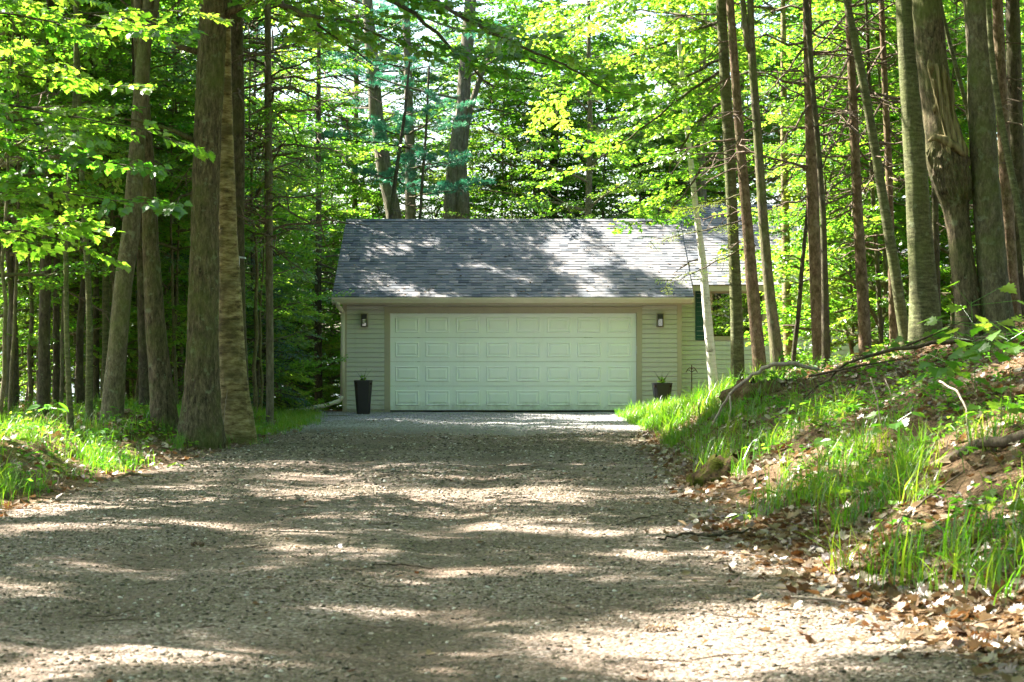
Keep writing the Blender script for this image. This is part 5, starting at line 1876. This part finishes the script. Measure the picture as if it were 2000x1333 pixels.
cover(scatter(2600, 2.2, 9, 20, 36, lambda x, y: smooth((x - xr_(y) - .6) / .8) * smooth((clump(x, y, 1.2, 61) - .42) / .2), 25), .04, .09, 26)
cover(scatter(2600, 1.9, 6, 9.5, 22, lambda x, y: smooth((x - xr_(y) - .35) / .8) * smooth((clump(x, y, 1.6, 63) - .45) / .18), 29), .03, .075, 30)
cover(scatter(2600, -10, -3.6, 16, 36, lambda x, y: smooth((xl_(y) - x) / .8) * smooth((clump(x, y, 1.2, 62) - .40) / .2), 27), .04, .09, 28)


# ------------------------------------------------------------------ fallen wood, stumps, cones
def stick(name, label, cat, pts, rad, mat, subs=(), group=None, sides=7, jit=.01):
    p = np.array(pts, float)
    b = p[0].copy()
    t = thing(name, tuple(b), label, cat, group)
    r2 = np.random.default_rng(int(abs(b[0]) * 1000) % 9999)
    g2 = Geo()
    tt = np.linspace(0, 1, len(p))
    ff = np.linspace(0, 1, len(p) * 4)
    q = np.stack([np.interp(ff, tt, p[:, c]) for c in range(3)], -1) - b
    q[1:-1] += r2.normal(0, jit, q[1:-1].shape)
    g2.tube(q, np.interp(ff, tt, rad), sides)
    g2.build("stem" if subs else "wood", M[mat], t, True)
    for sp_ in subs:
        g2 = Geo()
        s_ = np.array(sp_[0], float) - b
        g2.tube(s_, np.linspace(sp_[1], sp_[1] * .4, len(s_)), 5)
        g2.build("side_twig", M[mat], t, True)
    return t


def ON(px, Y, up=0.0):
    x = (px - 1000) / F * Y
    return np.array([x, Y, h1(x, Y) + up])


stick("fallen_twig", "pale arched twig bending over the mossy stump", "twig",
      [PX(1392, 830, 24.3), PX(1420, 775, 24.2), PX(1452, 745, 24.1), PX(1500, 714, 24), PX(1545, 708, 24), PX(1600, 722, 24.1)], (.012, .016, .02, .024, .024, .02), 'pale_twig',
      [([PX(1425, 768, 24.2), PX(1428, 800, 24.1), PX(1420, 832, 24.0)], .014)], jit=.006)
stick("fallen_branch", "long dark fallen branch lying across the right bank", "branch",
      [ON(1560, 22.5, .16), PX(1650, 710, 22.3), PX(1740, 683, 22.1), PX(1850, 668, 21.9), PX(2010, 652, 21.6)], (.008, .014, .02, .023, .027), 'dark_twig',
      [([PX(1760, 680, 22.1), PX(1820, 655, 22), PX(1880, 628, 21.9)], .015), ([PX(1580, 735, 22.4), PX(1680, 715, 22.2), PX(1770, 700, 22)], .015), ([PX(1870, 668, 21.9), PX(1930, 665, 21.7), PX(1990, 672, 21.5)], .02)])
stick("fallen_log", "brown rotten log half sunk in leaves on the right bank", "log", [ON(1640, 15.6, .0), ON(1760, 15.3, .02), ON(1900, 14.9, .04), ON(2060, 14.5, .06)], (.02, .032, .038, .042), 'dead_twig', sides=12)
stick("fallen_twig", "thin pale twig curving down to the log at right", "twig", [PX(1835, 745, 15.6), PX(1870, 765, 15.4), PX(1888, 800, 15.2), ON(1893, 15.0, .03)], (.006, .008, .007, .004), 'pale_twig', jit=.004)
stick("fallen_twig", "pale forked twig lying in shade mid bank", "twig", [PX(1700, 738, 18), PX(1712, 775, 17.9), ON(1722, 17.8, .02)], (.006, .008, .005), 'pale_twig', [([PX(1728, 740, 18), PX(1738, 762, 17.9), PX(1742, 788, 17.8)], .006)], jit=.004)
stick("fallen_twig", "dark forked stick on the gravel at the foot of the bank", "twig", [ON(1285, 15.2, .02), ON(1340, 15.4, .03), ON(1400, 15.3, .03), ON(1480, 15.6, .04)], (.006, .010, .011, .006), 'dark_twig', [([ON(1400, 15.3, .03), ON(1450, 15.9, .05)], .007)])
stick("fallen_twig", "straight pale stick lying flat in the sunny leaves", "twig", [ON(1540, 11.55, .02), ON(1590, 11.5, .025), ON(1665, 11.35, .02)], (.006, .009, .006), 'pale_twig', jit=.003)
stick("fallen_twig", "thin straight needle twig on the shaded gravel mid drive", "twig", [ON(725, 13.4, .01), ON(790, 13.42, .015), ON(845, 13.4, .01)], (.003, .005, .003), 'dark_twig', jit=.002)
stick("fallen_twig", "small curved twig on the gravel near the bank foot", "twig", [ON(1220, 16.6, .01), ON(1245, 16.9, .02), ON(1290, 17.2, .02)], (.004, .008, .004), 'dead_twig', jit=.004)
stick("fallen_twig", "long weathered twig lying up the right bank by the grass tufts", "twig", [ON(1740, 13.6, .03), ON(1800, 13.9, .05), ON(1880, 14.4, .05)], (.005, .008, .005), 'dead_twig', jit=.004)
stick("fallen_twig", "yellowish bare root on the left verge below the biggest trunk", "twig", [ON(228, 22.4, .02), ON(262, 22.6, .05), ON(300, 22.3, .03)], (.01, .018, .008), 'bare_wood', jit=.005)
stick("fallen_twig", "slim bleached upright twig between the biggest trunk and the birch", "twig", [ON(432, 29.2, -.05), PX(440, 790, 29.2), PX(444, 762, 29.2)], (.006, .005, .003), 'pale_twig', jit=.004)


def stump(px, Y, label, r0, h, mat, seed, roots=0):
    b = ON(px, Y)
    t = thing("tree_stump", tuple(b), label, "tree stump")
    r2 = np.random.default_rng(seed)
    zs = np.linspace(-.35, h, 22)
    ang = np.arange(48) / 48 * 2 * np.pi
    A, Z = np.meshgrid(ang, zs)
    n = vnoise(np.stack([np.cos(A) * 2.5 + seed, np.sin(A) * 2.5, Z * 3], -1), seed)
    n2 = 1 - np.abs(2 * vnoise(np.stack([np.cos(A) * 7, np.sin(A) * 7, Z * 5], -1), seed + 4) - 1)
    fl = 1 + 1.3 * np.exp(-np.clip(Z, 0, None) / (h * .4)) * (.5 + .5 * np.cos(A * 4 + seed))
    Rr = r0 * fl * (.7 + .45 * n + .25 * n2)
    jag = (vnoise(np.stack([np.cos(A) * 4, np.sin(A) * 4, A * 0], -1), seed + 1) - .5) * h * .9 + (vnoise(np.stack([np.cos(A) * 12, np.sin(A) * 12, A * 0], -1), seed + 2) - .5) * h * .35
    Zj = Z + np.clip(Z / h, 0, 1) ** 2 * jag
    Rr[-1] *= .72
    g2 = Geo()
    g2.add(np.stack([Rr * np.cos(A), Rr * np.sin(A), Zj], -1).reshape(-1, 3), tubefaces(22, 48))
    g2.tube([(0, 0, -.1), (0, 0, h * .45)], r0 * .62, 12)
    g2.build("wood", M[mat], t, True)
    for k in range(roots):
        a_ = -2.9 + k * .62 + r2.normal(0, .12)
        L = r2.uniform(.5, .95)
        p = []
        for u in np.linspace(0, 1, 8):
            x, y = math.cos(a_ + u * .3) * (r0 * .6 + L * u), math.sin(a_ + u * .3) * (r0 * .6 + L * u)
            p.append((x, y, max(h * .55 * (1 - u) ** 1.6, h1(b[0] + x, b[1] + y) - b[2] + .02 * (1 - u))))
        g2 = Geo()
        g2.tube(np.array(p) + r2.normal(0, .008, (8, 3)), np.linspace(r0 * .34, .012, 8), 9)
        g2.build("root", M[mat], t, True)
    return t


def mat_moss():
    t = NT("mossy_wood")
    v_ = t.coords()
    wood = t.ramp(t.noise(t.coords((30, 30, 7)), 1, 7, .65), [(.35, (.025, .017, .01)), (.65, (.15, .095, .05))])
    moss_c = t.ramp(t.noise(v_, 60, 5, .7), [(.3, (.03, .035, .006)), (.7, (.12, .125, .015))])
    m = t.ramp(t.noise(v_, 7, 6, .7), [(.46, (0, 0, 0)), (.56, (1, 1, 1))])
    return t.finish(t.mix(m, wood, moss_c), .95, t.noise(v_, 40, 6, .75), 1.0, .04, .1)


M['mossy'] = mat_moss()
stump(1432, 20.8, "mossy broken stump rising from the bank edge under the arched twig", .24, .17, 'mossy', 3)
stump(1688, 17.2, "small dark broken stump on the right bank", .06, .10, 'bark_dark', 5)
stump(1480, 26.6, "low brown rotten stump behind the arched twig", .2, .12, 'burl_bark', 8)


def cone(px, Y, label, L):
    b = ON(px, Y, .012)
    t = thing("pine_cone", tuple(b), label, "pine cone", "pine cones on the gravel", rotz=.15)
    g2 = Geo()
    r2 = np.random.default_rng(px)
    for k in range(70):
        u = k / 69
        rr = .022 * math.sin(math.pi * (.12 + .8 * u)) + .004
        a_ = k * 2.4
        p = np.array([L * (u - .5), rr * math.cos(a_) * .6, rr * math.sin(a_) * .6])
        dv = np.array([.35, math.cos(a_), math.sin(a_)])
        put(g2, (np.array([(0, .3, 0), (.9, .42, .1), (1.1, 0, .15), (.9, -.42, .1), (0, -.3, 0), (.5, 0, -.2)]), np.array([(0, 1, 2), (0, 2, 4), (4, 2, 3), (0, 4, 5)])), frames(dv[None], np.array([[1., 0, 0]])), p[None], np.array([.016]), 0, np.array([r2.random()]))
    g2.build("scales", M['burl_bark'], t)


cone(1290, 10.35, "larger brown pine cone on the shaded gravel at lower right", .16)
cone(385, 14.9, "smaller brown pine cone on the shaded gravel at left", .09)
